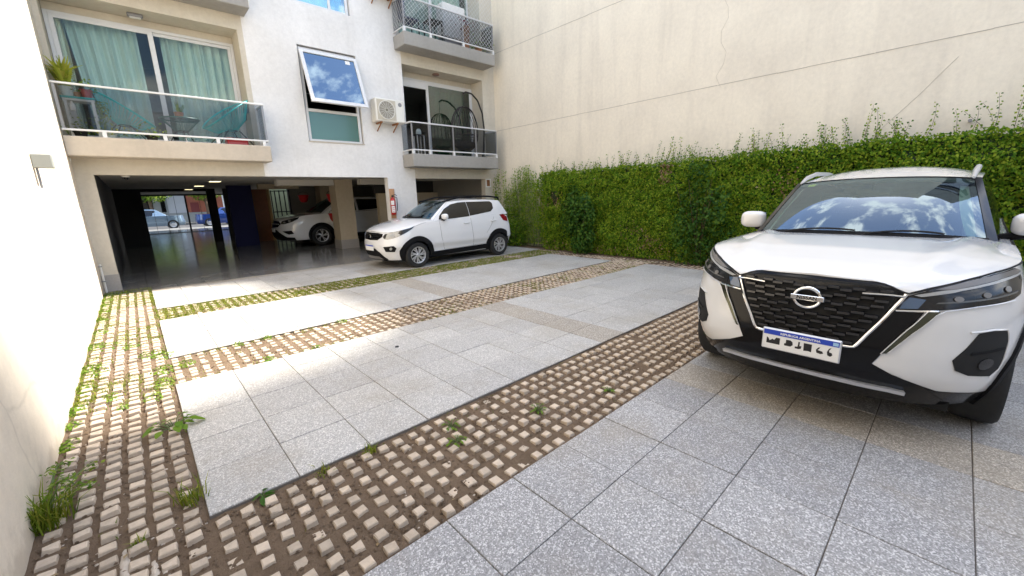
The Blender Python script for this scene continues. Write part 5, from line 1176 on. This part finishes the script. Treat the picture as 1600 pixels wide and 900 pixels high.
def shrub(name,label,c,r,n,mat,L,cat='shrub',flat=.0):
    root=thing(name,label,cat,(c[0],c[1],0)); P=[];N=[];st=MB()
    lobes=[(random.gauss(0,.45),random.gauss(0,.45),random.gauss(0,.45),random.uniform(.35,.62)) for _ in range(9)]+[(0,0,-.65,.6),(0,.25,-.1,.6),(0,-.3,-.5,.5)]
    while len(P)<n:
        q=np.array([random.uniform(-1.1,1.1) for _ in range(3)])
        if not any((q[0]-a)**2+(q[1]-b)**2+(q[2]-d)**2<e*e for a,b,d,e in lobes): continue
        p=(c[0]+q[0]*r[0],c[1]+q[1]*r[1],c[2]+q[2]*r[2])
        if p[2]<.02: continue
        P.append(p); N.append((q[0]-.4,q[1],q[2]*.6+.5))
    leaves('foliage',P,np.array(N),L,L*.62,mat,root,.6,.4,.14,kind='stuff')
    for _ in range(7):
        e=(c[0]+random.gauss(0,r[0]*.5),c[1]+random.gauss(0,r[1]*.5),c[2]+r[2]*random.uniform(.2,.8)); st.tube([(c[0]+.12+random.gauss(0,.03),c[1]+random.gauss(0,.03),0),((c[0]+e[0])/2,(c[1]+e[1])/2,e[2]*.55),e],[.008,.006,.003],4)
    st.build('branch',M['bark'],root,kind='stuff'); return root
shrub('shrub','dark green glossy leaved shrub standing out of the ivy between the two white cars',(8.30,6.42,.86),(.24,.52,.86),2600,M['ivy_dark'],.075)
shrub('shrub','tall dark tangled shrub growing out of the ivy just left of the large white car',(8.32,3.50,1.12),(.20,.62,1.0),2000,M['ivy_dark'],.07)
shrub('shrub','low bushy green shrub behind the small white hatchback in the corner',(8.50,9.25,.50),(.38,.62,.58),2600,M['ivy'],.06)
vn=thing('climbing_vine','loose light green climbing vine on the wall corner behind the small white hatchback','vine',(8.85,9.4,0))
sb=MB();P=[];N=[]
for i in range(90):
    y=random.uniform(8.35,10.28) if i<72 else random.uniform(8.0,8.6); h=random.uniform(1.5,2.35)*(1 if y>8.6 else .9); x=random.uniform(8.72,8.95); ph=random.uniform(0,6); k=int(h/.055); Q=[]
    for j in range(k+1):
        t=j/k; Q.append((x+.03*math.sin(t*5+ph),y+.10*math.sin(t*2.5+ph)+random.gauss(0,.004),h*t))
    sb.tube(Q,[.006*(1-.6*j/k) for j in range(k+1)],3,cap=False)
    for j in range(2,k+1):
        for s in (-1,1):
            if random.random()<.92:
                P.append((Q[j][0]-.02,Q[j][1]+s*random.uniform(.02,.07),Q[j][2]+random.uniform(-.02,.03))); N.append((-1,s*.4,.5))
sb.build('stem',M['stem_green'],vn,kind='stuff'); leaves('foliage',P,np.array(N),.075,.034,M['vine'],vn,.55,.1,.1,kind='stuff')

# ---- grass and weeds in the grid strips
G1=[(random.uniform(.05,8.3),random.uniform(7.10,7.96),-.03) for _ in range(34000)]
blades('grass',[p for p in G1 if fbm(p[0]*1.8,p[1]*3,2)>-.45],.040,.007,M['grass'],kind='stuff',lean=.7)
G2=[]
for _ in range(26000):
    x=random.uniform(.03,8.3);y=random.uniform(4.36,5.22); e=max(math.exp(-((y-5.19)/.05)**2)*(.75 if x<2.3 else .3),math.exp(-((y-4.40)/.06)**2)*(.6 if x<2.6 else .25)); f=fbm(x*2.2,y*2.2,9)
    p=.02+e*(.4+f)+(1.1 if x>4.6 else .55 if x>2.6 else .15)*max(0,f+.15)
    if random.random()<p: G2.append((x,y,-.03))
blades('grass',G2,.035,.006,M['grass'],kind='stuff',lean=.8)
G3=[]
for _ in range(60000):
    x=random.uniform(-.59,.05);y=random.uniform(2.0,10.3); f=fbm(x*2.5,y*1.4,4)
    p=0
    if y>4.2: p=max(0,(f+.16))*.85*(1 if x<-.40 or x>-.10 else .6)
    if y>8.5: p+=.28
    if y>3.6 and x<-.50: p+=.25
    if y<4.2: p=max(0,f-.42)*.25
    if x>-.06 and y>3.3: p+=.10*max(0,f+.3)
    if random.random()<p: G3.append((x,y,-.025))
blades('grass',G3,.038,.006,M['grass'],kind='stuff',lean=.8)
G4=[]
for _ in range(9000):
    x=random.uniform(.05,5.5);y=random.uniform(1.46,2.3); f=fbm(x*1.5,y*2,21)
    if random.random()<max(0,f-.33)*.35+(.05 if abs(y-2.27)<.03 and f>.1 else 0): G4.append((x,y,-.03))
if G4: blades('grass',G4,.03,.005,M['grass'],kind='stuff',lean=.9)
WP=[];WN=[]
for (x,y,n,r) in [(-.52,9.9,60,.10),(-.54,9.4,60,.10),(-.55,8.9,50,.09),(-.54,8.4,50,.08),(-.55,7.8,50,.08),(-.53,7.0,40,.08),(-.55,6.3,70,.10),(-.42,6.2,40,.10),(-.55,5.45,70,.09),(-.5,5.3,50,.10),(-.56,4.85,45,.07),(-.57,4.35,45,.06),(-.56,4.05,30,.05),(-.56,3.72,40,.06),(-.10,5.5,60,.10),(0,5.35,50,.09),(-.03,4.85,60,.09),(-.05,4.5,50,.08),(-.12,4.2,40,.07),(-.25,6.0,40,.08),(-.3,4.15,25,.04),(-.38,4.45,30,.06),(.15,4.9,40,.07),(.62,5.15,30,.05),(.9,5.17,30,.05),(.75,4.42,30,.05),(1.2,4.4,26,.05),(1.75,5.17,30,.06),(-.42,9.95,40,.09),(-.3,9.95,40,.09)]:
    for _ in range(int(n*2.2)):
        a=random.uniform(0,6.28); d=r*math.sqrt(random.random()); WP.append((max(-.588,x+d*math.cos(a)),y+1.6*d*math.sin(a),-.015+random.random()*.05*(1-d/r*.6))); WN.append((math.cos(a)*.5,math.sin(a)*.5,1))
leaves('weeds',WP,np.array(WN),  .026,.015,M['weed'],kind='stuff',spread=.4,down=-.1,fold=.1)

def tuft(label,x,y,n,h,wd,mat,r,cat='weed',nm='grass_tuft',lean=.9):
    t=thing(nm,label,cat,(x,y,-.03)); P=[(x+random.gauss(0,r),y+random.gauss(0,r),-.03) for _ in range(n)]
    blades('blade',P,h,wd,mat,t,lean=lean,kind='stuff'); return t
t=tuft('large straggly grass tuft at the foot of the near left wall',-.555,2.80,150,.20,.007,M['grass'],.035)
sb=MB(); LP=[];LN=[]
for a,l,z in ((.9,.42,.10),(1.2,.30,.2),(.5,.3,.08),(1.5,.36,.14),(.2,.2,.2)):
    pts=[(-.55+.0+l*math.cos(a)*.55*q+0.0,2.82+l*math.sin(a)*1.2*q,-.02+z*math.sin(q*2.4)) for q in np.linspace(0,1,7)]; sb.tube(pts,.003,3)
    for p in pts[2:]:
        for _ in range(9): LP.append((p[0]+random.gauss(0,.018),p[1]+random.gauss(0,.02),p[2]+random.gauss(0,.012))); LN.append((0,0,1))
sb.build('runner',M['stem_green'],t,kind='stuff'); leaves('runner_leaves',LP,np.array(LN),.026,.014,M['weed'],t,.5,0,.1,kind='stuff')
for z,h,l in ((0,.36,-.12),(0,.24,.15)): pass
tuft('thin dry grass tuft at the near left corner of the middle slab',-.02,2.50,60,.13,.006,M['grass'],.03)
tuft('small grass tuft among the pale studs near the left wall at the bottom',-.235,2.33,26,.06,.006,M['grass'],.018)
tuft('small grass clump between studs beside the front edge of the middle slab',.83,2.245,44,.055,.006,M['grass'],.022)
tuft('low grass clump at the front edge of the middle slab near the dark weed',.56,2.26,34,.05,.006,M['grass'],.025)
def herb(label,x,y,nl,L,Wd,h,mat,r,nm='weed_plant'):
    t=thing(nm,label,'weed',(x,y,-.03)); sb=MB()
    for i in range(nl):
        a=i*2.4+random.uniform(-.3,.3); rr=r*random.uniform(.45,1); hh=h*random.uniform(.5,1); e=Vector((x+rr*math.cos(a),y+rr*math.sin(a),-.03+hh)); d=Vector((math.cos(a),math.sin(a),-.15)); s=Vector((-math.sin(a),math.cos(a),0)); up=Vector((0,0,1))
        sb.tube([(x,y,-.03),tuple(e*.6+Vector((x,y,-.03))*.4+up*hh*.25),tuple(e)],.0028,4)
        l=L*random.uniform(.7,1.15); w=Wd*random.uniform(.8,1.1); m=MB(); prof=[(0,.0),(.18,.62),(.42,1.0),(.7,.78),(.9,.35),(1.0,0)]
        V=[];F=[]
        for q,wq in prof:
            c=e+d*l*q+up*(-.25*l*q*q); V+= [tuple(c+s*w*.5*wq+up*.10*w*wq),tuple(c),tuple(c-s*w*.5*wq+up*.10*w*wq)]
        for j in range(5): F+=[(3*j,3*j+1,3*j+4,3*j+3),(3*j+1,3*j+2,3*j+5,3*j+4)]
        m.add(V,F); m.build('leaf',mat,t,smooth=True)
    sb.build('stalk',M['stem_green'],t,kind='stuff'); return t
herb('bright green broad leaved weed beside the left edge of the middle slab',-.03,3.48,17,.062,.052,.10,M['weed'],.12)
herb('small dark rosette weed at the front edge of the middle slab',.255,2.265,9,.055,.022,.05,M['ivy_dark'],.015)
herb('low leafy weed among the studs in the middle of the near strip',1.28,1.96,14,.035,.02,.035,M['weed'],.05)
herb('leafy weed between studs of the near strip, just behind the low leafy one',1.345,2.12,16,.03,.016,.05,M['weed'],.05)
herb('little green weed between the studs, right half of the near strip',1.89,1.83,20,.03,.014,.075,M['weed'],.04)
herb('tiny weed by the slab edge, nearest to the large white car',2.52,1.66,12,.028,.014,.04,M['weed'],.04)

# ================================================================== BALCONY THINGS
FZ=2.652
def lounge_chair(label,x,y,rz,s=1.0):
    t=thing('cord_chair',label,'chair',(0,0,0),'teal cord chairs on the balcony'); hoop=[];low=[]
    for th in np.linspace(0,2*math.pi,49)[:-1]:
        hoop.append((.40*math.cos(th),.37*math.sin(th)*(1+.12*math.cos(th)),.60-.30*math.cos(th)+.05*math.sin(th)**2)); low.append((-.04+.10*math.cos(th),.12*math.sin(th),.30))
    MB().tube(hoop,.013,6,closed=True).build('hoop',M['teal_cord'],t,smooth=True); MB().tube(low,.009,5,closed=True).build('base_ring',M['black_metal'],t)
    c=MB()
    for a,b in zip(hoop,low):
        m=((a[0]+b[0])*.5-.05,(a[1]+b[1])*.5*1.03,(a[2]+b[2])*.5-.07); c.tube([a,m,b],.0045,3,cap=False)
    c.build('cords',M['teal_cord'],t,kind='stuff')
    for sx,sy in ((.30,.26),(.30,-.26),(-.34,.24),(-.34,-.24)):
        MB().tube([(-.04+sx*.3,sy*.45,.30),(sx,sy,0)],.009,5).build('leg',M['black_metal'],t)
    MB().tube([(-.12,0,.30),(-.36,0,.55),(-.42,0,.92)],.009,5).build('back_stay',M['black_metal'],t)
    t.location=(x,y,FZ); t.rotation_euler.z=rz; t.scale=(s,)*3; return t
lounge_chair('teal cord lounge chair at the left, facing the small table',.24,10.42,-.25,.94)
lounge_chair('teal cord lounge chair at the right end of the balcony, facing left',1.76,10.36,math.pi+.25,1.05)
t=thing('side_table','small round dark green cord table between the two teal chairs','table',(1.0,10.38,FZ)); cx,cy=1.0,10.38
R_=[(cx+.30*math.cos(a),cy+.30*math.sin(a),FZ+.46) for a in np.linspace(0,6.283,41)[:-1]]; r_=[(cx+.10*math.cos(a),cy+.10*math.sin(a),FZ+.24) for a in np.linspace(0,6.283,41)[:-1]]
MB().tube(R_,.012,6,closed=True).build('hoop',M['dark_green_cord'],t); c=MB()
for a,b in zip(R_,r_): c.tube([a,b],.0045,3,cap=False)
c.build('cords',M['dark_green_cord'],t,kind='stuff'); MB().tube(r_,.008,5,closed=True).build('base_ring',M['black_metal'],t)
MB().lathe([(0.0001,FZ+.465),(.295,FZ+.465),(.295,FZ+.459),(0.0001,FZ+.459)],(cx,cy,0),n=32).build('glass_top',M['rail_glass'],t)
for a in (.6,2.7,4.8): MB().tube([(cx+.10*math.cos(a),cy+.10*math.sin(a),FZ+.24),(cx+.25*math.cos(a),cy+.25*math.sin(a),FZ)],.009,5).build('leg',M['black_metal'],t)
def pot_plant(label,x,y,z,r,h,potmat,leafmat_,nl,ll,kind_='blade',spread=.5,grp=None):
    t=thing('potted_plant',label,'plant',(x,y,z),grp)
    MB().lathe([(0.0001,z),(r*.72,z),(r,z+h),(r*1.07,z+h),(r*1.07,z+h*.88),(r*.9,z+h*.88),(r*.88,z+h*.93),(0.0001,z+h*.92)],(x,y,0),n=18).build('pot',potmat,t,smooth=True)
    P=[(x+random.gauss(0,r*.3),y+random.gauss(0,r*.3),z+h*.9) for _ in range(nl)]
    if kind_=='blade': blades('foliage',P,ll,ll*.12,leafmat_,t,lean=spread,kind='stuff')
    else: leaves('foliage',[(p[0]+random.gauss(0,ll),p[1]+random.gauss(0,ll*.7),p[2]+abs(random.gauss(0,ll))-.25*ll) for p in P],(0,-.3,1),ll*.45,ll*.28,leafmat_,t,.7,.3,.1,kind='stuff')
    return t
pot_plant('spiky green plant in a small terracotta pot on the cord table',1.0,10.38,FZ+.466,.075,.12,M['terracotta'],M['vine'],14,.26,'blade',.9)
t=thing('plant_shelf','narrow white plant stand with a teal top at the left end of the balcony','shelf',(-.31,10.25,FZ))
MB().box(-.52,-.11,10.12,10.38,FZ+.62,FZ+.65,b=.004).build('top',pm('teal board',(.02,.42,.40),.5),t); MB().box(-.50,-.12,10.13,10.37,FZ+.585,FZ+.618,b=.003).build('rail',M['white_plastic'],t)
for x in (-.47,-.15):
    for y in (10.15,10.35): MB().box(x-.02,x+.02,y-.02,y+.02,FZ+.001,FZ+.584).build('leg',M['white_plastic'],t)
pot_plant('tall yellow green plant in a pale pot on the plant stand',-.43,10.22,FZ+.651,.085,.15,M['pale_pot'],M['yellow_leaf'],90,.40,'blade',.9)
pot_plant('trailing plant in a red pot at the right end of the plant stand',-.20,10.22,FZ+.651,.08,.13,M['red_pot'],M['vine'],70,.10,'leaf')
pot_plant('small dry plant in the middle of the plant stand',-.31,10.27,FZ+.651,.05,.09,M['terracotta'],M['dry_leaf'],40,.07,'leaf')
hg=thing('hanging_plant','brownish green trailing plant hanging beside the plant stand','plant',(-.06,10.25,FZ+.4)); P=[(-.07+random.gauss(0,.05),10.24+random.gauss(0,.05),FZ+.62-abs(random.gauss(0,.22))) for _ in range(240)]
leaves('foliage',P,(0,-1,.3),.045,.02,M['vine'],hg,.7,.8,.1,kind='stuff')
hb=thing('hanging_bottle','small white bottle hanging under the teal topped stand','bottle',(-.42,10.11,FZ+.45))
MB().lathe([(0.0001,FZ+.42),(.035,FZ+.42),(.038,FZ+.50),(.02,FZ+.535),(.012,FZ+.57),(0.0001,FZ+.57)],(-.40,10.10,0),n=14).build('bottle',M['white_plastic'],hb,smooth=True)
for i,(x,l) in enumerate(((-.38,'low leafy plant in a dark pot on the balcony floor at the far left'),(-.02,'pale leafy plant in a pot on the floor under the left teal chair'),(.52,'squat green plant in a pot on the floor in front of the left teal chair'))):
    pot_plant(l,x,10.12,FZ+.001,.09,.10,M['matt_black'] if i!=1 else M['pale_pot'],M['vine'] if i!=1 else M['yellow_leaf'],80,.12,'leaf')
rc=thing('red_crate','low red box on the floor under the right teal chair','box',(1.86,10.2,FZ)); MB().box(1.66,2.02,10.08,10.34,FZ+.001,FZ+.13,b=.015).build('box',M['red'],rc); MB().box(1.65,2.03,10.07,10.35,FZ+.131,FZ+.15,b=.006).build('lid',M['red_pot'],rc)
fl=thing('wall_lamp','small grey fitting on the balcony end wall behind the right teal chair','lamp',(2.15,10.5,3.4)); MB().box(2.10,2.197,10.46,10.56,3.36,3.46,b=.02).build('housing',M['alu_grey'],fl)
# egg chair
FZ2=2.657
eg=thing('egg_chair','black wicker egg chair hanging from a curved stand on the right balcony','chair',(7.9,10.3,FZ2))
arc=[(8.44,10.42,FZ2+.03),(8.50,10.41,FZ2+.35),(8.52,10.38,FZ2+.9),(8.45,10.36,FZ2+1.35),(8.28,10.34,FZ2+1.68),(8.05,10.32,FZ2+1.84),(7.82,10.31,FZ2+1.86),(7.72,10.305,FZ2+1.80)]
MB().tube(dens(arc,40),.024,8).build('stand',M['black_metal'],eg,smooth=True)
MB().tube([(7.76+.42*math.cos(a)+.35,10.36+.30*math.sin(a),FZ2+.02) for a in np.linspace(0,6.283,33)[:-1]],.02,6,closed=True).build('base_ring',M['black_metal'],eg)
MB().tube([(7.72,10.3,FZ2+1.80),(7.72,10.3,FZ2+1.45)],.006,5).build('chain',M['black_metal'],eg)
def egg(a,b):  # a round, b bottom..top
    ph=b*math.pi; r=.50*math.sin(ph)**.8*(1.0-.25*b); return np.array((7.72+r*math.cos(a),10.32+r*.72*math.sin(a),FZ2+.20+1.25*(1-math.cos(ph))/2))
c=MB()
for k in range(22):
    a=2*math.pi*k/22; top=.97 if not(3.9<a<5.5) else .42
    c.tube([tuple(egg(a+.6*(b-.5),b)) for b in np.linspace(.02,top,12)],.009,4,cap=False); c.tube([tuple(egg(a-.6*(b-.5),b)) for b in np.linspace(.02,top*.9,12)],.006,4,cap=False)
for b in (.15,.28,.40): c.tube([tuple(egg(a,b)) for a in np.linspace(0,6.283,33)[:-1]],.008,4,closed=True)
c.tube([tuple(egg(a,b)) for a,b in zip([3.85]*8+list(np.linspace(3.85,5.55,8))+[5.55]*8,list(np.linspace(.95,.42,8))+[.40]*8+list(np.linspace(.42,.95,8)))],.016,5)
c.build('basket',M['rattan'],eg,kind='stuff')
b=MB(); b.grid(lambda i,j:(7.72+.34*math.cos(6.283*i)*math.sin(j*math.pi)**.6,10.30+.24*math.sin(6.283*i)*math.sin(j*math.pi)**.6,FZ2+.38-.10*math.cos(j*math.pi)),20,8); b.build('cushion',M['interior'],eg,smooth=True)
st=thing('plant_stool','small black stand with a pale jar at the left end of the right balcony','stand',(6.05,10.15,FZ2))
for x in (5.95,6.15):
    for y in (10.06,10.24): MB().box(x-.012,x+.012,y-.012,y+.012,FZ2,FZ2+.5).build('leg',M['alu'],st)
MB().box(5.93,6.17,10.04,10.26,FZ2+.501,FZ2+.52).build('top',M['black_metal'],st)
jr=thing('jar','pale jar standing on the small black stand of the right balcony','jar',(6.05,10.15,FZ2+.521)); MB().lathe([(0.0001,FZ2+.521),(.07,FZ2+.521),(.075,FZ2+.62),(.05,FZ2+.66),(0.0001,FZ2+.66)],(6.05,10.15,0),n=16).build('body',M['pale_pot'],jr,smooth=True); MB().lathe([(0.0001,FZ2+.662),(.05,FZ2+.662),(.05,FZ2+.68),(0.0001,FZ2+.68)],(6.05,10.15,0),n=16).build('lid',M['alu_grey'],jr)
# upper right balcony things behind the net
FZ3=5.537
def ac_unit(label,x0,z0,grp='outdoor air conditioner units'):
    t=thing('air_conditioner',label,'air conditioner',(x0,10.2,z0),grp); x1=x0+.78; z1=z0+.54; y0,y1=10.08,10.36
    MB().box(x0,x1,y0,y1,z0,z1,b=.02).build('casing',M['ac_body'],t)
    MB().box(x0+.035,x0+.535,y0-.006,y0+.002,z0+.035,z1-.035,b=.002).build('front_panel',pm('beige grille plate',(.50,.45,.36),.6),t)
    cx,cz=x0+.285,z0+.27; g_=MB()
    for r in np.linspace(.045,.215,7): g_.tube([(cx+r*math.cos(a),y0-.018,cz+r*math.sin(a)) for a in np.linspace(0,6.283,29)[:-1]],.0035,4,closed=True)
    for a in np.linspace(0,6.283,17)[:-1]: g_.tube([(cx+.03*math.cos(a),y0-.016,cz+.03*math.sin(a)),(cx+.215*math.cos(a),y0-.016,cz+.215*math.sin(a))],.003,4)
    g_.build('fan_guard',M['ac_body'],t,kind='stuff')
    MB().lathe([(.222,-.006),(.222,-.022),(.205,-.022),(.205,-.006)],(cx,y0,cz),'y',28).build('guard_ring',M['ac_body'],t,smooth=True)
    MB().lathe([(.205,-.008),(0.0001,-.008)],(cx,y0,cz),'y',24).build('fan',pm('fan shade grey',(.20,.18,.14),.7),t)
    MB().lathe([(.05,-.001),(.05,-.006),(0.0001,-.006)],(x0+.66,y0,z0+.43),'y',20).build('badge',M['alu_grey'],t)
    for bx in (x0+.14,x0+.58):
        MB().box(bx-.02,bx+.02,y0+.02,FY-.002,z0-.035,z0-.002).build('bracket',M['rust'],t); MB().tube([(bx,y0+.06,z0-.036),(bx,FY-.01,z0-.20)],.016,5).build('bracket_stay',M['rust'],t)
    return t
ac_unit('white air conditioner unit on rusty brackets beside the centre window',4.86,3.42)
ac_unit('air conditioner on rusty brackets cut by the top edge, above the other unit',5.02,6.36)
wb=thing('white_cabinet','white box unit standing on the netted upper balcony','cabinet',(7.4,10.4,FZ3)); MB().box(7.1,7.85,10.2,10.55,FZ3+.30,FZ3+1.12,b=.02).build('casing',M['white_plastic'],wb); MB().box(7.12,7.83,10.21,10.54,FZ3+.001,FZ3+.299).build('base',M['alu_grey'],wb)
pot_plant('reddish leafy plant beside the white box on the netted upper balcony',7.78,10.12,FZ3+.001,.11,.62,M['terracotta'],leafmat('red leaves',(.18,.01,.02),(.30,.02,.03),(.36,.05,.05)),60,.16,'leaf')
pot_plant('green plant on the floor at the right end of the netted upper balcony',8.2,10.1,FZ3+.001,.10,.16,M['terracotta'],M['vine'],90,.18,'leaf')
bc=thing('folding_chair','dark blue folding chair at the left end of the netted upper balcony','chair',(6.1,10.3,FZ3)); bm_=pm('blue fabric',(.03,.07,.2),.8)
MB().box(5.85,6.3,10.1,10.5,FZ3+.42,FZ3+.45).build('seat',bm_,bc); MB().box(5.85,5.89,10.1,10.5,FZ3+.46,FZ3+.9).build('backrest',bm_,bc)
for x in (5.88,6.27):
    for y in (10.12,10.48): MB().box(x-.012,x+.012,y-.012,y+.012,FZ3+.001,FZ3+.419).build('leg',M['black_metal'],bc)
tb=thing('patio_table','small dark patio table in the middle of the netted upper balcony','table',(6.9,10.3,FZ3)); MB().box(6.62,7.02,10.1,10.5,FZ3+.55,FZ3+.58).build('top',M['black_plastic'],tb)
for x in (6.65,6.99):
    for y in (10.13,10.47): MB().box(x-.015,x+.015,y-.015,y+.015,FZ3+.001,FZ3+.549).build('leg',M['black_metal'],tb)

# ================================================================== GARAGE THINGS
ex=thing('fire_extinguisher','red fire extinguisher hanging on the corner of the white pillar behind the small car','extinguisher',(5.20,10.33,1.1)); cx,cy=5.205,10.315
MB().lathe([(0.0001,1.10),(.062,1.10),(.07,1.115),(.07,1.47),(.055,1.52),(.025,1.545),(.022,1.57),(0.0001,1.57)],(cx,cy,0),n=22).build('body',M['red'],ex,smooth=True)
MB().lathe([(.026,1.565),(.026,1.61),(0.0001,1.61)],(cx,cy,0),n=12).build('valve',M['black_metal'],ex); MB().tube([(cx,cy,1.60),(cx+.06,cy-.03,1.63),(cx+.11,cy-.04,1.60)],.009,5).build('handle',M['black_metal'],ex)
MB().tube([(cx+.02,cy-.02,1.58),(cx+.10,cy-.05,1.54),(cx+.095,cy-.06,1.35),(cx+.085,cy-.04,1.2)],.010,6).build('hose',M['black_plastic'],ex,smooth=True)
def curved_label(z0,z1,a0,a1,mat,nm='label'):
    b=MB(); b.grid(lambda i,j:(cx+.0712*math.cos(a0+(a1-a0)*i),cy+.0712*math.sin(a0+(a1-a0)*i),z0+(z1-z0)*j),8,1); return b.build(nm,mat,ex)
curved_label(1.36,1.47,R(195),R(275),M['label_white']); curved_label(1.16,1.33,R(205),R(285),M['label_white']); 
for i in range(3): curved_label(1.185+i*.045,1.20+i*.045,R(222),R(268),M['red'],'label_print')
bp=thing('extinguisher_board','narrow tan backing board behind the red fire extinguisher','board',(5.24,10.39,1.2)); MB().box(5.165,5.31,FY-.022,FY-.001,1.0,1.78,b=.004).build('board',pm('tan board',(.48,.27,.14),.7),bp)
for i,(x,y,z,l) in enumerate(((4.86,16.75,1.50,'red fire bucket hanging on the grey wall above the hood of the garaged car'),(4.95,13.99,1.47,'red fire bucket hanging high behind the cream pillar edge'),(4.94,13.99,.85,'red fire bucket hanging low behind the left edge of the cream pillar'))):
    t=thing('fire_bucket',l,'bucket',(x,y,z),'red fire buckets in the garage'); b=MB(); b.lathe([(0.0001,z-.02),(.10,z),(.145,z+.08),(.185,z+.26),(.193,z+.26),(.193,z+.245),(.18,z+.22),(0.0001,z+.22)],(x,y,0),n=20); b.build('bucket',M['red'],t,smooth=True)
    MB().tube([(x-.19,y,z+.25),(x-.13,y,z+.34),(x,y,z+.38),(x+.13,y,z+.34),(x+.19,y,z+.25)],.006,5).build('handle',M['black_metal'],t)
vt=thing('vent_grille','small white framed square vent on the wall under the right balcony','vent',(8.62,10.37,1.95)); b=MB()
vx0,vx1,vz0,vz1=8.50,8.70,1.80,2.06
b.box(vx0,vx0+.03,FY-.03,FY-.002,vz0,vz1); b.box(vx1-.03,vx1,FY-.03,FY-.002,vz0,vz1); b.box(vx0+.03,vx1-.03,FY-.03,FY-.002,vz0,vz0+.03); b.box(vx0+.03,vx1-.03,FY-.03,FY-.002,vz1-.03,vz1); b.build('frame',M['white_plastic'],vt); MB().box(vx0+.03,vx1-.03,FY-.012,FY-.002,vz0+.03,vz1-.03).build('opening',M['rust'],vt)
mh=thing('pebble','small dark flat pebble lying alone on the middle slab','pebble',(1.80,3.77,.002)); MB().lathe([(0.0001,.010),(.016,.008),(.022,.003),(.02,0)],(1.80,3.77,0),n=12).build('stone',M['iron'],mh)

# ================================================================== STREET BEYOND THE GATE
def street_car(label,x,y,paint,L=4.2):
    t=thing('street_car',label,'car',(x,y,-.088)); sh=CarShell(.8,2.5,.5,3,L,[(.15,.78),(.3,.84),(.6,.87),(.9,.85)],[(.15,.12),(.4,0),(.8,.08)],[(.2,.05),(.9,.1)],.87)
    ss=np.linspace(-sh.smax,sh.smax,90); V=[];F=[]
    for a in ss:
        for k_ in range(6): V.append(tuple(sh.P(a,.22+.70*k_/5)))
    for i in range(len(ss)-1):
        for k_ in range(5): F.append((i*6+k_,i*6+k_+1,(i+1)*6+k_+1,(i+1)*6+k_))
    off=np.array((x,y,-.088)); mv=lambda V:[tuple(np.array(v)+off) for v in V]
    F.append(tuple(i*6+5 for i in range(len(ss)-1)))
    MB().add(mv(V),F).build('body',paint,t,smooth=True)
    prof=[(.95,.86,.80),(1.65,1.38,.60),(L-1.1,1.42,.60),(L-.25,.98,.74)]
    V=[];F=[]
    for (u,z,w_) in prof: V+=[(u,-w_,z),(u,w_,z)]
    V+=[(.95,-.82,.84),(.95,.82,.84),(L-.25,-.8,.84),(L-.25,.8,.84)]
    F=[(0,1,3,2),(2,3,5,4),(4,5,7,6),(0,2,4,6,10,8),(1,9,11,7,5,3)]
    MB().add(mv(V),F).build('cabin',paint,t)
    for sg in (-1,1):
        b=MB(); b.add(mv([(1.25,sg*.765,.93),(1.72,sg*.632,1.31),(2.45,sg*.622,1.36),(2.45,sg*.79,.93)]),[(0,1,2,3)]); b.add(mv([(2.52,sg*.79,.93),(2.52,sg*.622,1.36),(L-1.15,sg*.622,1.36),(L-.7,sg*.74,1.0)]),[(0,1,2,3)]); b.build('side_window',M['tint'],t)
        for u in (.8,L-.8):
            wv=MB().lathe([(.2,-.1),(.31,-.1),(.32,0),(.31,.1),(.2,.1)],(x+u,y+sg*.77,.225),'y',24).build('wheel',M['tyre'],t); MB().lathe([(.205,.09*sg),(.15,.07*sg),(0.0001,.1*sg)],(x+u,y+sg*.77,.225),'y',20).build('rim',M['silver'],wv)
    MB().add(mv([(1.02,-.72,.93),(1.02,.72,.93),(1.60,.58,1.35),(1.60,-.58,1.35)]),[(0,1,2,3)]).build('windscreen',M['tint'],t)
    return t
c=street_car('silver blue car parked in the street, nose toward the gate mullion',2.9,38.6,M['car_silver']); c.scale=(-1,1,1)
street_car('dark blue car parked in the street behind the gate bars',3.45,38.8,M['car_blue'])
street_car('pale blue car glimpsed in the street through the narrow right gate bay',5.2,41.5,M['car_light_blue'])
def street_tree(label,x,y,h,r):
    t=thing('street_tree',label,'tree',(x,y,0)); MB().tube([(x,y,0),(x+.05,y,1.2),(x-.05,y,h*.7),(x,y,h)],[.16,.13,.09,.04],8).build('trunk',M['bark'],t,smooth=True)
    P=[]
    for _ in range(1700):
        q=rng.normal(0,1,3); q/=np.linalg.norm(q); rr=r*random.random()**.45; P.append((x+q[0]*rr*1.2,y+q[1]*rr,h*.86+q[2]*rr*.75))
    leaves('crown',P,(0,-.4,.7),.20,.11,M['street_tree'],t,.8,.5,.1,kind='stuff'); return t
street_tree('leafy street tree over the silver car, seen through the gate',1.3,44.6,3.2,1.35)
street_tree('leafy street tree in front of the red brick house across the street',5.0,44.7,3.2,1.2)
